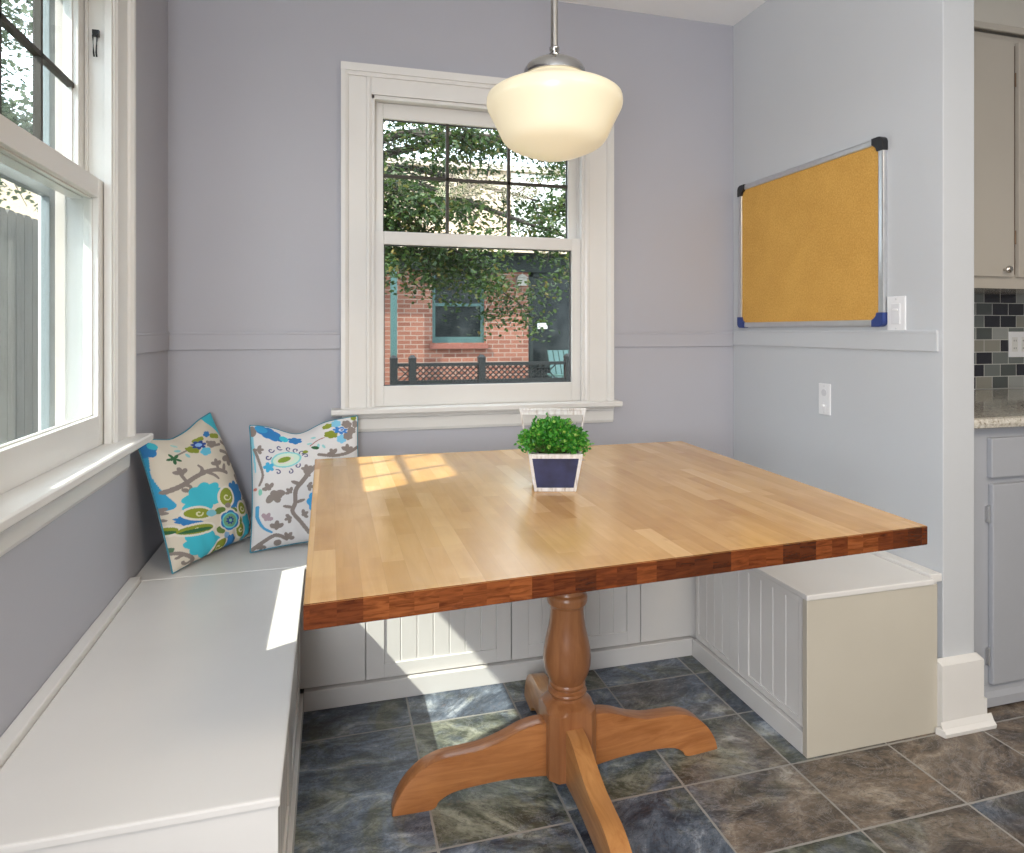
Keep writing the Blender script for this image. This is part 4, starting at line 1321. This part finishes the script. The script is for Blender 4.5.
# trees: each has a trunk with limbs and one crown of leaves
def tree(name, label, base, trunk_top, limbs, leafm, n_leaf, size, spread, seed, group=None, droop=0.3):
    random.seed(seed)
    r_ = np.random.default_rng(seed)
    t = thing(name, label, 'tree', base, 0, group)
    b = Vector(base)
    mb = MB()
    tt_ = Vector(trunk_top) - b
    mb.tube([(0, 0, 0), tt_*0.5 + Vector((0.08, 0.03, 0)), tt_], [0.16, 0.13, 0.09], 10)
    segs = []
    for (e, r0) in limbs:
        e = Vector(e) - b
        m1 = tt_.lerp(e, 0.5) + Vector((0, 0, 0.25))
        mb.tube([tt_, m1, e], [r0, r0*0.7, r0*0.25], 7)
        segs.append((m1, e))
        segs.append((tt_.lerp(m1, 0.5), m1))
        for k in range(9):
            q = m1.lerp(e, random.random())
            d = Vector((random.gauss(0, 1), random.gauss(0, 1), random.gauss(-droop, 0.6))).normalized() * random.uniform(0.4, 1.0) * spread
            mb.tube([q, q + d*0.5 + Vector((0, 0, 0.06)), q + d], [r0*0.25, r0*0.15, r0*0.06], 5)
            segs.append((q, q + d))
    mb.build('trunk', BARK, t, smooth=True)
    verts = []; faces = []
    for k in range(n_leaf):
        a, c = segs[random.randrange(len(segs))]
        p = a.lerp(c, random.random()) + Vector((random.gauss(0, 0.16), random.gauss(0, 0.16), random.gauss(0, 0.10)))*spread
        d = Vector((random.gauss(0, 1), random.gauss(0, 1), random.gauss(-0.4, 0.6))).normalized()
        s = d.cross(Vector((random.gauss(0, .5), random.gauss(0, .5), 1))).normalized()
        nn_ = d.cross(s)
        L = size * random.uniform(0.6, 1.3); w = L*0.42
        i = len(verts)
        # five-point leaf, folded along the midrib
        verts += [p, p + d*L*0.25 + s*w*1.0 + nn_*0.1*L, p + d*L*0.45 + s*w*0.45, p + d*L*0.75 + s*w*0.75 + nn_*0.1*L, p + d*L,
                  p + d*L*0.75 - s*w*0.75 + nn_*0.1*L, p + d*L*0.45 - s*w*0.45, p + d*L*0.25 - s*w*1.0 + nn_*0.1*L]
        faces += [(i, i+1, i+2), (i, i+2, i+4), (i+2, i+3, i+4), (i, i+4, i+6), (i+4, i+5, i+6), (i, i+6, i+7)]
    me = bpy.data.meshes.new('foliage')
    me.from_pydata([tuple(v) for v in verts], [], faces)
    me.update()
    link('foliage', me, leafm, t)
    return t

tree('maple_tree', 'leafy tree whose branches cross the upper half of the back window', (-0.9, 6.6, GZ), (-0.6, 6.6, 2.6),
     [((2.4, 6.4, 2.15), 0.05), ((1.9, 6.2, 3.1), 0.06), ((0.9, 6.0, 2.35), 0.04), ((3.0, 6.6, 3.2), 0.05), ((1.2, 6.6, 3.9), 0.06), ((0.3, 6.2, 3.1), 0.05), ((2.2, 6.8, 2.6), 0.045), ((0.9, 6.2, 1.85), 0.035), ((0.5, 6.2, 1.95), 0.03), ((1.6, 6.2, 1.7), 0.03), ((2.0, 6.3, 1.35), 0.02)],
     LEAF, 22000, 0.048, 0.75, 21, 'garden trees beyond the windows')
tree('maple_tree', 'leafy tree at the right edge of the back window view, behind the lamp', (4.6, 8.2, GZ), (4.5, 8.2, 3.0),
     [((2.9, 7.8, 3.5), 0.05), ((2.6, 8.0, 2.7), 0.05), ((3.3, 8.0, 2.1), 0.04), ((3.2, 8.4, 4.3), 0.05), ((2.3, 8.0, 3.9), 0.05)],
     LEAF, 11000, 0.055, 0.7, 22, 'garden trees beyond the windows')
tree('maple_tree', 'pale leafy tree above the fence outside the left window', (-4.2, 6.0, GZ), (-4.2, 6.0, 3.2),
     [((-3.2, 6.2, 5.4), 0.07), ((-5.2, 7.4, 5.2), 0.07), ((-4.0, 7.2, 6.4), 0.07), ((-3.0, 7.0, 4.0), 0.06), ((-3.9, 5.6, 3.6), 0.06), ((-5.0, 8.0, 4.0), 0.06), ((-3.0, 7.6, 3.2), 0.05)],
     LEAF2, 20000, 0.075, 1.3, 23, 'garden trees beyond the windows')
